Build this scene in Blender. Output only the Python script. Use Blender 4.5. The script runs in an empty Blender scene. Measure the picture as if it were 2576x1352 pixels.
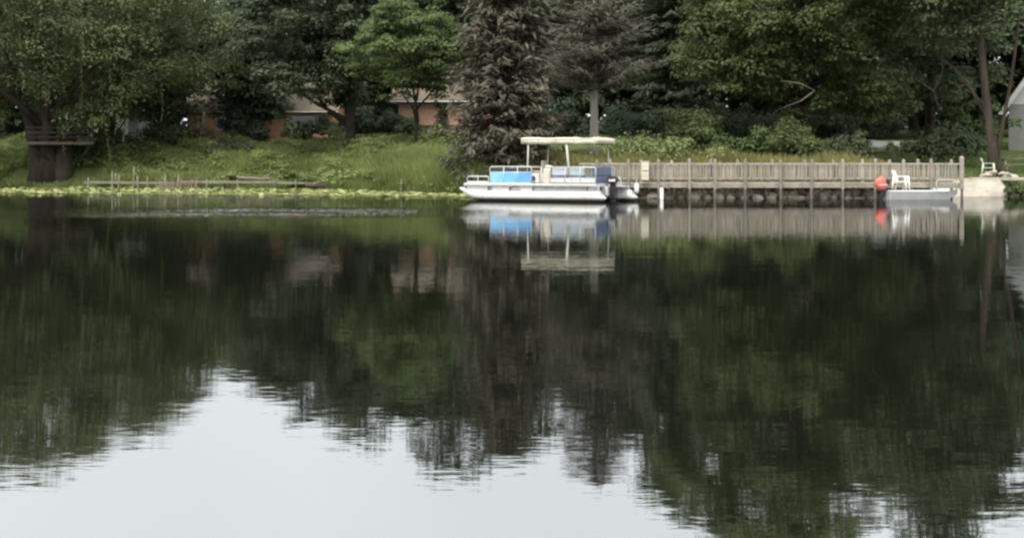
import bpy, math, random
import numpy as np
from math import radians, sin, cos, pi
from mathutils import Vector, Matrix

# ------------------------------------------------------------------ camera, sky, sun, exposure
S = bpy.context.scene
COL = S.collection
CAM_H = 1.63
F = 3537.0                                   # focal length in units of a 2575-wide picture
cam = bpy.data.cameras.new('camera'); cam_o = bpy.data.objects.new('camera', cam); COL.objects.link(cam_o)
cam.sensor_width = 36.0; cam.lens = 36.0 * F / 2575.0
cam.shift_y = -271.0 / 2575.0
cam.clip_start = 0.1; cam.clip_end = 3000
cam_o.location = (0, 0, CAM_H); cam_o.rotation_euler = (radians(90), 0, 0)
S.camera = cam_o

SUN_EL, SUN_AZ = radians(58), radians(-145)  # azimuth from +Y towards +X: behind the viewer, to the left
W = bpy.data.worlds.new('World'); S.world = W; W.use_nodes = True
nt = W.node_tree; N = nt.nodes; LK = nt.links
for n in list(N): N.remove(n)
out = N.new('ShaderNodeOutputWorld'); bg = N.new('ShaderNodeBackground')
sky = N.new('ShaderNodeTexSky'); sky.sky_type = 'NISHITA'; sky.sun_disc = False
sky.sun_elevation = SUN_EL; sky.sun_rotation = SUN_AZ; sky.air_density = 1.2; sky.dust_density = 4.0
tc = N.new('ShaderNodeTexCoord'); sep = N.new('ShaderNodeSeparateXYZ')
LK.new(tc.outputs['Generated'], sep.inputs[0])
mr = N.new('ShaderNodeMapRange'); mr.inputs['From Min'].default_value = 0; mr.inputs['From Max'].default_value = 1
mr.inputs['To Min'].default_value = 7.4; mr.inputs['To Max'].default_value = 12.5
LK.new(sep.outputs['Z'], mr.inputs['Value'])
cn = N.new('ShaderNodeTexNoise'); cn.inputs['Scale'].default_value = 2.2; cn.inputs['Detail'].default_value = 4
LK.new(tc.outputs['Generated'], cn.inputs['Vector'])
cm = N.new('ShaderNodeMapRange'); cm.inputs['From Min'].default_value = 0.3; cm.inputs['From Max'].default_value = 0.7
cm.inputs['To Min'].default_value = 0.90; cm.inputs['To Max'].default_value = 1.06
LK.new(cn.outputs['Fac'], cm.inputs['Value'])
mm = N.new('ShaderNodeMath'); mm.operation = 'MULTIPLY'
LK.new(mr.outputs[0], mm.inputs[0]); LK.new(cm.outputs[0], mm.inputs[1])
cc = N.new('ShaderNodeVectorMath'); cc.operation = 'SCALE'; cc.inputs[0].default_value = (0.972, 1.0, 1.01)
LK.new(mm.outputs[0], cc.inputs['Scale'])
mx = N.new('ShaderNodeMix'); mx.data_type = 'RGBA'; mx.inputs[0].default_value = 0.92
LK.new(sky.outputs[0], mx.inputs[6]); LK.new(cc.outputs[0], mx.inputs[7])
LK.new(mx.outputs[2], bg.inputs['Color']); bg.inputs['Strength'].default_value = 0.1
LK.new(bg.outputs[0], out.inputs['Surface'])

sun = bpy.data.lights.new('sun', 'SUN'); sun.energy = 1.5; sun.angle = radians(15); sun.color = (1.0, 0.95, 0.86)
sun_o = bpy.data.objects.new('sun', sun); COL.objects.link(sun_o)
sd = Vector((sin(SUN_AZ) * cos(SUN_EL), cos(SUN_AZ) * cos(SUN_EL), sin(SUN_EL)))
sun_o.rotation_euler = sd.to_track_quat('Z', 'Y').to_euler()

S.view_settings.view_transform = 'Standard'; S.view_settings.look = 'None'
S.view_settings.gamma = 1.0; S.view_settings.use_curve_mapping = False
S.view_settings.exposure = 1.2
S.cycles.filter_width = 2.5                   # the soft pixels of a small phone picture
S.cycles.max_bounces = 6; S.cycles.transparent_max_bounces = 4; S.cycles.caustics_reflective = False

rng = np.random.default_rng(7)
random.seed(7)

def PX(px, py, Y):                            # picture measure -> place in the world at depth Y
    return ((px - 1287.5) / F * Y, Y, CAM_H - (py - 405) / F * Y)
def XX(px, Y): return (px - 1287.5) / F * Y
def ZZ(py, Y): return CAM_H - (py - 405) / F * Y

# ------------------------------------------------------------------ materials
MATS = {}
def mat(name, col, rough=0.6, var=0.15, scale=3.0, metal=0.0, bump=0.0, spec=0.4, stretch=(1, 1, 1), col2=None):
    if name in MATS: return MATS[name]
    m = bpy.data.materials.new(name); m.use_nodes = True
    n = m.node_tree.nodes; l = m.node_tree.links
    b = n['Principled BSDF']; b.inputs['Roughness'].default_value = rough; b.inputs['Metallic'].default_value = metal
    b.inputs['Specular IOR Level'].default_value = spec
    t = n.new('ShaderNodeTexCoord'); mp = n.new('ShaderNodeMapping'); mp.inputs['Scale'].default_value = stretch
    l.new(t.outputs['Object'], mp.inputs[0])
    no = n.new('ShaderNodeTexNoise'); no.inputs['Scale'].default_value = scale; no.inputs['Detail'].default_value = 6
    no.inputs['Roughness'].default_value = 0.65
    l.new(mp.outputs[0], no.inputs['Vector'])
    oi = n.new('ShaderNodeObjectInfo')
    ad = n.new('ShaderNodeMath'); ad.operation = 'MULTIPLY_ADD'; ad.inputs[1].default_value = 0.25; 
    l.new(oi.outputs['Random'], ad.inputs[0]); l.new(no.outputs['Fac'], ad.inputs[2])
    r = n.new('ShaderNodeValToRGB'); e = r.color_ramp.elements
    c2 = col2 if col2 else tuple(c * (1 + var) for c in col)
    e[0].position = 0.38; e[0].color = tuple(c * (1 - var) for c in col) + (1,)
    e[1].position = 0.82; e[1].color = tuple(min(0.95, c) for c in c2) + (1,)
    l.new(ad.outputs[0], r.inputs[0]); l.new(r.outputs[0], b.inputs['Base Color'])
    if bump:
        bm = n.new('ShaderNodeBump'); bm.inputs['Strength'].default_value = bump; bm.inputs['Distance'].default_value = 0.05
        l.new(no.outputs['Fac'], bm.inputs['Height']); l.new(bm.outputs[0], b.inputs['Normal'])
    MATS[name] = m
    return m

def leaf_mat(name, col, col2, trans=0.3, nscale=0.45, rnd=0.5, grey=.12):
    if name in MATS: return MATS[name]
    lift = 1.22 if name.startswith('leaf') else 1.0
    col, col2 = [tuple(lift * c * (1 - grey) + lift * grey * (.3 * q[0] + .6 * q[1] + .1 * q[2]) for c in q) for q in (col, col2)]
    m = bpy.data.materials.new(name); m.use_nodes = True
    n = m.node_tree.nodes; l = m.node_tree.links
    b = n['Principled BSDF']; b.inputs['Roughness'].default_value = 0.65; b.inputs['Specular IOR Level'].default_value = 0.25
    o = n['Material Output']
    g = n.new('ShaderNodeNewGeometry'); no = n.new('ShaderNodeTexNoise'); no.inputs['Scale'].default_value = nscale; no.inputs['Detail'].default_value = 2
    t = n.new('ShaderNodeTexCoord'); l.new(t.outputs['Object'], no.inputs['Vector'])
    a = n.new('ShaderNodeMapRange'); a.inputs['From Min'].default_value = 0.33; a.inputs['From Max'].default_value = 0.67
    l.new(no.outputs['Fac'], a.inputs['Value'])
    mi = n.new('ShaderNodeMix'); mi.data_type = 'FLOAT'; mi.inputs[0].default_value = rnd
    l.new(a.outputs[0], mi.inputs[2]); l.new(g.outputs['Random Per Island'], mi.inputs[3])
    c = n.new('ShaderNodeMix'); c.data_type = 'RGBA'; c.inputs[6].default_value = (*col, 1); c.inputs[7].default_value = (*col2, 1)
    l.new(mi.outputs[0], c.inputs[0]); l.new(c.outputs[2], b.inputs['Base Color'])
    tr = n.new('ShaderNodeBsdfTranslucent'); l.new(c.outputs[2], tr.inputs['Color'])
    ms = n.new('ShaderNodeMixShader'); ms.inputs[0].default_value = trans
    l.new(b.outputs[0], ms.inputs[1]); l.new(tr.outputs[0], ms.inputs[2]); l.new(ms.outputs[0], o.inputs['Surface'])
    MATS[name] = m
    return m

# ------------------------------------------------------------------ mesh helpers
def tag(o, label=None, cat=None, group=None, kind=None):
    if label: o['label'] = label
    if cat: o['category'] = cat
    if group: o['group'] = group
    if kind: o['kind'] = kind
    return o
def thing(name, label, cat, loc=(0, 0, 0), rz=0.0, group=None):
    o = bpy.data.objects.new(name, None); COL.objects.link(o); o.empty_display_size = 0.2
    o.location = loc; o.rotation_euler = (0, 0, rz)
    return tag(o, label, cat, group)
def link(name, me, m, parent=None):
    if m is not None and len(me.materials) == 0: me.materials.append(m)
    o = bpy.data.objects.new(name, me); COL.objects.link(o)
    if parent is not None: o.parent = parent
    return o
def np_mesh(name, v, f, smooth=False):
    """v (n,3), f (m,k) arrays"""
    me = bpy.data.meshes.new(name)
    v = np.asarray(v, dtype=np.float32); f = np.asarray(f, dtype=np.int32)
    me.vertices.add(len(v)); me.vertices.foreach_set('co', v.ravel())
    k = f.shape[1]
    me.loops.add(f.size); me.loops.foreach_set('vertex_index', f.ravel())
    me.polygons.add(len(f)); me.polygons.foreach_set('loop_start', np.arange(0, f.size, k, dtype=np.int32))
    if smooth: me.polygons.foreach_set('use_smooth', np.ones(len(f), dtype=bool))
    me.update(calc_edges=True); me.validate()
    return me

class MB:
    """collects shapes, builds ONE mesh"""
    def __init__(s): s.v = []; s.f = []; s.smooth = []
    def add(s, vs, fs, sm=False):
        b = len(s.v); s.v += [tuple(p) for p in vs]
        for q in fs: s.f.append(tuple(b + i for i in q)); s.smooth.append(sm)
        return s
    def box(s, x0, x1, y0, y1, z0, z1, bev=0.0, M=None):
        if bev > 0:
            e = min(bev, (x1-x0)*.45, (y1-y0)*.45, (z1-z0)*.45)
            vs = []
            for z, k in ((z0, e), (z0 + e, 0), (z1 - e, 0), (z1, e)):
                a, b, c, d = x0 + k, x1 - k, y0 + k, y1 - k
                vs += [(a + e*(k == 0), c, z), (b - e*(k == 0), c, z), (b, c + e*(k == 0), z), (b, d - e*(k == 0), z),
                       (b - e*(k == 0), d, z), (a + e*(k == 0), d, z), (a, d - e*(k == 0), z), (a, c + e*(k == 0), z)]
            fs = [tuple(range(7, -1, -1)), tuple(range(24, 32))]
            for r in range(3):
                for i in range(8):
                    fs.append((r*8 + i, r*8 + (i+1) % 8, r*8 + 8 + (i+1) % 8, r*8 + 8 + i))
        else:
            vs = [(x0,y0,z0),(x1,y0,z0),(x1,y1,z0),(x0,y1,z0),(x0,y0,z1),(x1,y0,z1),(x1,y1,z1),(x0,y1,z1)]
            fs = [(3,2,1,0),(4,5,6,7),(0,1,5,4),(1,2,6,5),(2,3,7,6),(3,0,4,7)]
        if M is not None: vs = [M @ Vector(p) for p in vs]
        return s.add(vs, fs)
    def tube(s, pts, rad, n=8, cap=True, sq=(1, 1)):
        pts = [Vector(p) for p in pts]
        if not hasattr(rad, '__len__'): rad = [rad] * len(pts)
        ring = []; vs = []; fs = []
        t0 = (pts[1] - pts[0]).normalized()
        up = Vector((0, 0, 1)) if abs(t0.z) < 0.9 else Vector((1, 0, 0))
        a = t0.cross(up).normalized()
        for i, p in enumerate(pts):
            t = (pts[min(i+1, len(pts)-1)] - pts[max(i-1, 0)]).normalized()
            a = (a - t * a.dot(t)).normalized(); b = t.cross(a)
            for k in range(n):
                w = 2*pi*k/n
                vs.append(p + (a*cos(w)*sq[0] + b*sin(w)*sq[1]) * rad[i])
        for i in range(len(pts)-1):
            for k in range(n):
                fs.append((i*n+k, i*n+(k+1) % n, (i+1)*n+(k+1) % n, (i+1)*n+k))
        s.add(vs, fs, True)
        if cap:
            b0 = len(s.v) - len(vs)
            s.f.append(tuple(b0 + k for k in range(n-1, -1, -1))); s.smooth.append(False)
            s.f.append(tuple(b0 + (len(pts)-1)*n + k for k in range(n))); s.smooth.append(False)
        return s
    def prism(s, poly, h0, h1, axis='y'):
        """poly of 2D points extruded: axis y -> (x,z) polygon from y=h0 to h1; x -> (y,z); z -> (x,y)"""
        n = len(poly)
        mk = {'y': lambda p, h: (p[0], h, p[1]), 'x': lambda p, h: (h, p[0], p[1]), 'z': lambda p, h: (p[0], p[1], h)}[axis]
        vs = [mk(p, h0) for p in poly] + [mk(p, h1) for p in poly]
        fs = [tuple(range(n)), tuple(range(2*n-1, n-1, -1))]
        for i in range(n): fs.append((i, i+n, (i+1) % n + n, (i+1) % n))
        return s.add(vs, fs)
    def mesh(s, name):
        me = bpy.data.meshes.new(name); me.from_pydata([tuple(p) for p in s.v], [], s.f)
        import bmesh
        bm = bmesh.new(); bm.from_mesh(me); bmesh.ops.recalc_face_normals(bm, faces=bm.faces); bm.to_mesh(me); bm.free()
        me.polygons.foreach_set('use_smooth', np.array(s.smooth, dtype=bool)); me.update()
        return me
    def build(s, name, m, parent=None): return link(name, s.mesh(name), m, parent)

def unit(v): return v / np.maximum(np.linalg.norm(v, axis=1, keepdims=True), 1e-9)
def cards(p, nrm, tan, a, b):
    """diamond leaves: centre, normal, tangent, half length, half width -> verts, quads (slightly folded)"""
    tan = unit(tan - nrm * np.sum(tan * nrm, axis=1, keepdims=True))
    sd_ = np.cross(nrm, tan)
    a = np.asarray(a).reshape(-1, 1); b = np.asarray(b).reshape(-1, 1)
    n = len(p)
    v = np.empty((n, 4, 3), dtype=np.float32)
    v[:, 0] = p - tan * a; v[:, 1] = p + sd_ * b + nrm * b * .35 - tan * a * .15
    v[:, 2] = p + tan * a; v[:, 3] = p - sd_ * b + nrm * b * .35 - tan * a * .15
    f = np.arange(n * 4, dtype=np.int32).reshape(n, 4)
    return v.reshape(-1, 3), f

# ------------------------------------------------------------------ ground, water
SX = np.array([-400, -60, -30, -15.5, -9, -5, -2, 0.5, 3, 18, 20.5, 24, 40, 400.])
SY = np.array([120, 90, 84.5, 81, 77, 71.5, 66.5, 64.2, 63.6, 63.6, 65.8, 66.4, 65, 50.])
LS = np.array([-60, -4, 0, 1.2, 4, 7, 12, 20, 60, 400.]); LZ = np.array([-2.5, -.9, 0, .45, 1.55, 2.35, 2.95, 3.25, 5.0, 14.])
RS = np.array([-60, -4, 0, .7, 3, 10, 25, 60, 400.]); RZ = np.array([-2.5, -.9, 0, .5, .95, 1.5, 2.6, 5.0, 14.])
def shore(X): return np.interp(X, SX, SY)
def zg(X, Y):
    X = np.asarray(X, float); Y = np.asarray(Y, float)
    s = Y - shore(X); w = np.clip((X + 4) / 8, 0, 1); w = w * w * (3 - 2 * w)
    z = np.interp(s, LS, LZ) * (1 - w) + np.interp(s, RS, RZ) * w
    return z + np.where(s > 1.0, 0.06 * np.sin(X * .9 + 1.3) * np.cos(Y * .7) + .05 * np.sin(X * 2.1 + Y * 1.7), 0)
def gz(x, y): return float(zg(x, y))

xs = np.unique(np.concatenate([np.linspace(-400, -45, 18), np.arange(-45, 40, .5), np.linspace(40, 400, 18)]))
ys = np.unique(np.concatenate([np.linspace(-120, 50, 12), np.arange(50, 110, .5), np.linspace(110, 600, 25)]))
gx, gy = np.meshgrid(xs, ys)
v = np.stack([gx, gy, zg(gx, gy)], -1).reshape(-1, 3)
nx, ny = len(xs), len(ys)
i = (np.arange(ny - 1)[:, None] * nx + np.arange(nx - 1)[None]).ravel()
gm = mat('soil_and_turf', (.06, .082, .028), .95, .35, .6, bump=.4, spec=.1, col2=(.11, .13, .046))
_n = gm.node_tree.nodes; _l = gm.node_tree.links; _b = _n['Principled BSDF']; _src = _b.inputs['Base Color'].links[0].from_socket
_g = _n.new('ShaderNodeNewGeometry'); _s = _n.new('ShaderNodeSeparateXYZ'); _l.new(_g.outputs['Position'], _s.inputs[0])
_m = _n.new('ShaderNodeMapRange'); _m.inputs['From Min'].default_value = .18; _m.inputs['From Max'].default_value = .42; _l.new(_s.outputs['Z'], _m.inputs['Value'])
_x = _n.new('ShaderNodeMix'); _x.data_type = 'RGBA'; _x.inputs[6].default_value = (.045, .036, .024, 1); _l.new(_m.outputs[0], _x.inputs[0]); _l.new(_src, _x.inputs[7]); _l.new(_x.outputs[2], _b.inputs['Base Color'])
ground = link('ground', np_mesh('ground', v, np.stack([i, i + 1, i + nx + 1, i + nx], 1), True), gm)
tag(ground, 'grassy bank and lawn rising from the lake shore', kind='structure')

wm = bpy.data.materials.new('lake_water'); wm.use_nodes = True
n = wm.node_tree.nodes; l = wm.node_tree.links
for q in list(n): n.remove(q)
wo = n.new('ShaderNodeOutputMaterial'); geo = n.new('ShaderNodeNewGeometry')
def noise(scale, sc3, detail, loc=(0, 0, 0)):
    mp = n.new('ShaderNodeMapping'); mp.inputs['Scale'].default_value = sc3; mp.inputs['Location'].default_value = loc
    l.new(geo.outputs['Position'], mp.inputs[0])
    t = n.new('ShaderNodeTexNoise'); t.inputs['Scale'].default_value = scale; t.inputs['Detail'].default_value = detail
    l.new(mp.outputs[0], t.inputs['Vector']); return t
def vm(op, a, b=None, sc=None):
    k = n.new('ShaderNodeVectorMath'); k.operation = op
    if isinstance(a, tuple): k.inputs[0].default_value = a
    else: l.new(a, k.inputs[0])
    if b is not None:
        if isinstance(b, tuple): k.inputs[1].default_value = b
        else: l.new(b, k.inputs[1])
    if sc is not None:
        if isinstance(sc, float): k.inputs['Scale'].default_value = sc
        else: l.new(sc, k.inputs['Scale'])
    return k.outputs[0]
def mth(op, a, b=None, c=None):
    k = n.new('ShaderNodeMath'); k.operation = op
    for j, x in enumerate((a, b, c)):
        if x is None: continue
        if isinstance(x, (int, float)): k.inputs[j].default_value = x
        else: l.new(x, k.inputs[j])
    return k.outputs[0]
def ramp01(src, lo, hi):
    k = n.new('ShaderNodeMapRange'); k.interpolation_type = 'SMOOTHSTEP'
    k.inputs['From Min'].default_value = lo; k.inputs['From Max'].default_value = hi; l.new(src, k.inputs['Value']); return k.outputs[0]
n1 = noise(1.0, (.28, 1.5, 1), 3)                       # slow undulation
n2 = noise(1.0, (.55, 4.5, 1), 3, (11, 3, 0))          # small ripples
n5 = noise(1.0, (7, 48, 1), 1, (3, 7, 0))              # finest ripples: they smear the mirror up and down
n3 = noise(1.0, (5, 14, 1), 2, (2, 31, 0))              # wind-ruffled patch
s1 = vm('MULTIPLY', vm('SUBTRACT', n1.outputs['Color'], (.5, .5, .5)), (.0018, .0060, 0))
s2 = vm('MULTIPLY', vm('SUBTRACT', n2.outputs['Color'], (.5, .5, .5)), (.004, .0125, 0))
s5 = vm('MULTIPLY', vm('SUBTRACT', n5.outputs['Color'], (.5, .5, .5)), (.0035, .025, 0))
s3 = vm('MULTIPLY', vm('SUBTRACT', n3.outputs['Color'], (.5, .5, .5)), (.6, 1.6, 0))
sp = n.new('ShaderNodeSeparateXYZ'); l.new(geo.outputs['Position'], sp.inputs[0])
# the patch lies 40..50 m out, left of the pontoon boat, with ragged streaks
yb = mth('MULTIPLY', ramp01(sp.outputs['Y'], 39.5, 43.5), mth('SUBTRACT', 1.0, ramp01(sp.outputs['Y'], 46.5, 50.5)))
xb = mth('MULTIPLY', ramp01(sp.outputs['X'], -17.0, -9.0), mth('SUBTRACT', 1.0, ramp01(sp.outputs['X'], -5.0, 0.5)))
n4 = noise(1.0, (.10, .55, 1), 3, (5, 1, 0))
msk = mth('MULTIPLY', mth('MULTIPLY', yb, xb), ramp01(n4.outputs['Fac'], .33, .52))
calm = noise(1.0, (.05, .12, 1), 2, (40, 9, 0))
amp = mth('MULTIPLY_ADD', ramp01(calm.outputs['Fac'], .35, .68), .9, .45)
tot = vm('ADD', vm('ADD', s5, vm('SCALE', vm('ADD', s1, s2), sc=amp)), vm('SCALE', s3, sc=msk))
nrm = vm('NORMALIZE', vm('ADD', tot, (0, 0, 1)))
gl = n.new('ShaderNodeBsdfGlossy'); gl.inputs['Roughness'].default_value = 0.015; gl.inputs['Color'].default_value = (.97, .985, 1, 1)
l.new(nrm, gl.inputs['Normal'])
df = n.new('ShaderNodeBsdfDiffuse'); df.inputs['Color'].default_value = (.0055, .0062, .0042, 1)
fr0 = n.new('ShaderNodeFresnel'); fr0.inputs['IOR'].default_value = 1.33; l.new(nrm, fr0.inputs['Normal'])
fr = n.new('ShaderNodeMapRange'); fr.inputs['From Min'].default_value = .20; fr.inputs['From Max'].default_value = .85   # small waves keep the far water from mirroring fully
fr.inputs['To Min'].default_value = .40; fr.inputs['To Max'].default_value = .64; l.new(fr0.outputs[0], fr.inputs['Value'])
ms = n.new('ShaderNodeMixShader'); l.new(fr.outputs[0], ms.inputs[0]); l.new(df.outputs[0], ms.inputs[1]); l.new(gl.outputs[0], ms.inputs[2])
l.new(ms.outputs[0], wo.inputs['Surface'])
me = np_mesh('water', [(-400, -120, 0), (400, -120, 0), (400, 140, 0), (-400, 140, 0)], [(0, 1, 2, 3)])
tag(link('water', me, wm), 'still dark lake water mirroring the trees and pale sky', kind='structure')

# ------------------------------------------------------------------ shared materials
M_bark = mat('bark_grey_brown', (.085, .068, .052), .95, .4, 2.5, bump=.8, spec=.1, stretch=(1, 1, .25))
M_bark_dark = mat('bark_dark', (.040, .032, .026), .95, .4, 2.5, bump=.8, spec=.1, stretch=(1, 1, .25))
M_limb = mat('bare_limb_bark', (.17, .15, .115), .9, .3, 3, spec=.1)
M_bark_pale = mat('bark_weathered_pale', (.26, .24, .205), .9, .3, 3, bump=.6, spec=.1, stretch=(1, 1, .25))
M_deck = mat('weathered_grey_wood', (.268, .238, .202), .9, .42, 2.0, bump=.3, spec=.15, stretch=(1, 1, 1))
M_oldwood = mat('driftwood_grey', (.20, .18, .145), .95, .35, 2.0, bump=.5, spec=.1)
M_darkwood = mat('dark_stained_wood', (.035, .030, .027), .9, .3, 2.0, bump=.3, spec=.15)
M_alu = mat('brushed_aluminium', (.66, .66, .65), .42, .1, 3, metal=.35)
M_white = mat('white_paint', (.58, .575, .55), .5, .12, 2)
M_wplastic = mat('white_plastic', (.76, .75, .70), .45, .05, 2)
M_cream = mat('cream_canvas', (.60, .56, .43), .85, .14, 4, bump=.5)
M_blue = mat('light_blue_panel', (.15, .42, .72), .5, .22, 2.2)
M_navy = mat('blue_grey_vinyl', (.10, .13, .19), .6, .2, 3)
M_beige = mat('beige_vinyl', (.58, .52, .43), .6, .12, 3)
M_black = mat('black_plastic', (.022, .022, .026), .4, .2, 4)
M_red = mat('red_cowl_paint', (.68, .13, .10), .4, .12, 3)
M_stone = mat('lake_stone', (.34, .30, .235), .9, .4, 2.5, bump=.7, spec=.2)
M_conc = mat('pale_concrete', (.37, .335, .28), .9, .28, 1.6, bump=.3, spec=.15)
M_glass = mat('dark_window_glass', (.02, .024, .027), .08, .2, 2, spec=.6)
M_tan = mat('tan_painted_wood', (.50, .44, .34), .7, .1, 2)
M_boatgrey = mat('dull_grey_hull', (.38, .38, .37), .5, .18, 2, metal=.2)

# ------------------------------------------------------------------ trees
def limb_tree(mb, base, top, r0, limbs, rg, bend=.3):
    """trunk with wobble, limbs that rise from it"""
    base = np.array(base, float); top = np.array(top, float)
    k = 8; pts = []; rad = []
    for i in range(k + 1):
        t = i / k
        p = base + (top - base) * t + np.array([rg.normal() * bend * t * (1 - t), rg.normal() * bend * t * (1 - t), 0])
        pts.append(p); rad.append(r0 * (1 - t) ** .8 * .92 + r0 * .08 + (r0 * .55 if i == 0 else 0))
    mb.tube(pts, rad, 10)
    for (t0, q) in limbs:
        i = min(int(t0 * k), k - 1); p0 = pts[i] + (pts[i+1] - pts[i]) * (t0 * k - i)
        q = np.array(q, float); L = np.linalg.norm(q - p0)
        mid1 = p0 + (q - p0) * .35 + np.array([0, 0, L * .06]) + rg.normal(size=3) * L * .04
        mid2 = p0 + (q - p0) * .7 + np.array([0, 0, L * .05]) + rg.normal(size=3) * L * .05
        r = r0 * (1 - t0) * .5 + .03
        mb.tube([p0, mid1, mid2, q], [r, r * .7, r * .45, r * .15], 6)

def crown_clusters(rg, c, R, n, zmin=None, shape='round', inner=.16, bough=9):
    """boughs spread over an uneven ellipsoid, each a billow of leaf clusters on its upper and outer side"""
    nb = max(6, n // bough)
    cand = unit(rg.normal(size=(nb * 14, 3))); pick = [cand[0]]
    for k in range(1, nb):                                   # well-spaced directions
        sub = cand[k * 14:(k + 1) * 14]; pk = np.array(pick)
        pick.append(sub[np.argmax(np.min(np.linalg.norm(sub[:, None] - pk[None], axis=2), axis=1))])
    d = np.array(pick); az = np.arctan2(d[:, 1], d[:, 0])
    lump = 1 + .12 * np.sin(3 * az + rg.uniform(0, 6)) + .09 * np.sin(5 * az + 4 * d[:, 2] + rg.uniform(0, 6))
    rr = rg.uniform(.68, 1.0, nb) * lump
    rr = np.where(rg.random(nb) < inner, rr * rg.uniform(.35, .7, nb), rr)
    p = d * rr[:, None]
    if shape == 'wide': p[:, :2] *= (1 + .25 * np.clip(-p[:, 2:3], 0, 1))
    if shape == 'over': p[:, :2] *= (1 - .42 * np.clip(-p[:, 2:3], 0, 1))
    if shape == 'top': p[:, :2] *= (1 - .35 * np.clip(p[:, 2:3], 0, 1))
    R = np.array(R); rb = 1.15 * float(np.prod(R)) ** (1 / 3) * (4.0 / nb) ** .5 * .95
    p = p * (R - .45 * rb) + np.array(c)
    idx = rg.integers(0, nb, n); e = unit(rg.normal(size=(n, 3)) + d[idx] * .55 + np.array([0, 0, .45]))
    q = p[idx] + e * (rb * rg.uniform(.6, 1.0, n))[:, None] * np.array([1.1, 1.1, .72])
    if zmin is not None: q[:, 2] = np.where(q[:, 2] < zmin, zmin + rg.uniform(0, 1.2, n), q[:, 2])
    return q

def leaf_cloud(rg, cen, cr, per, la, lb, flat=.65, hang=0.0, up=.5, hangpos=0.0):
    """leaves on the upper shells of clusters"""
    n = len(cen); tot = n * per
    idx = np.repeat(np.arange(n), per)
    d = unit(rg.normal(size=(tot, 3))); d[:, 2] = np.where(d[:, 2] < -.35, -d[:, 2] * .6, d[:, 2])
    rad = np.repeat(cr, per) * rg.uniform(.55, 1.12, tot)
    p = cen[idx] + d * rad[:, None] * np.array([1, 1, flat])
    if hangpos: p[:, 2] -= np.abs(rg.exponential(hangpos, tot)) * (np.linalg.norm(d[:, :2], axis=1) ** 2)
    nr = unit(d * .9 + np.array([0, 0, up]) + rg.normal(size=(tot, 3)) * .28)
    tn = rg.normal(size=(tot, 3)) + np.array([0, 0, -hang * 3.0])
    s = rg.uniform(.65, 1.35, tot)
    return cards(p, nr, tn, la * s, lb * s)

def hanging(rg, p0, L, la, lb, step):
    """willow strands: hanging chains of narrow leaves below points p0 with lengths L"""
    P = []
    for q, ln in zip(p0, L):
        k = max(2, int(ln / step)); t = np.linspace(0, ln, k)
        w = rg.normal(size=2) * .12
        P.append(np.stack([q[0] + w[0] * t + rg.normal(size=k) * .05, q[1] + w[1] * t + rg.normal(size=k) * .05, q[2] - t], 1))
    p = np.concatenate(P); n_ = len(p)
    nr = unit(rg.normal(size=(n_, 3)) * np.array([1, 1, .3]) + np.array([0, -.4, .35]))
    tn = rg.normal(size=(n_, 3)) * .5 + np.array([0, 0, -1.0])
    s = rg.uniform(.7, 1.3, n_)
    return cards(p, nr, tn, la * s, lb * s)

def merge(parts):
    V = []; Fc = []; b = 0
    for v_, f_ in parts: V.append(v_); Fc.append(f_ + b); b += len(v_)
    return np.concatenate(V), np.concatenate(Fc)

def broadleaf(name, label, loc, H, R, cb, leaf, bark, seed, n=260, per=150, cr=(.7, 1.5), la=.13, lb=.065, r0=.3,
              shape='round', lean=(0, 0), flat=.65, hang=0, strands=0, hangpos=.0, group=None, zmin=None, nl=12, coff=(0, 0), up=.5, dead=()):
    rg = np.random.default_rng(seed)
    t = thing(name, label, 'tree', loc, 0, group)
    cz = (H + cb) / 2; Rz = (H - cb) / 2
    c = np.array([lean[0] + coff[0], lean[1] + coff[1], cz])
    cen = crown_clusters(rg, c, (R[0], R[1], Rz), n, (cb if zmin is None else zmin), shape)
    mb = MB()
    pick = cen[rg.choice(n, nl, replace=False)]
    limb_tree(mb, (0, 0, -.3), (lean[0], lean[1], H * .86), r0,
              [(float(np.clip((q[2] - 1.5) / H * .75, .12, .8)), q) for q in pick], rg)
    tr = mb.build('trunk', bark, t)
    crs = rg.uniform(cr[0], cr[1], n)
    parts = [leaf_cloud(rg, cen, crs, per, la, lb, flat, hang, up, hangpos)]
    if strands:
        low = cen[rg.choice(n, strands)] + rg.normal(size=(strands, 3)) * np.array([.9, .9, .4])
        parts.append(hanging(rg, low, rg.uniform(.8, 3.2, strands), la * 1.2, lb * .8, .10))
    V, Fc = merge(parts)
    link('crown', np_mesh('crown', V, Fc), leaf, t)
    for j, pl in enumerate(dead):                 # bare limbs seen in gaps
        m2 = MB(); m2.tube(pl, np.linspace(.035, .012, len(pl)), 6); m2.build('bare_limb', M_limb, t)
    return t

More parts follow.
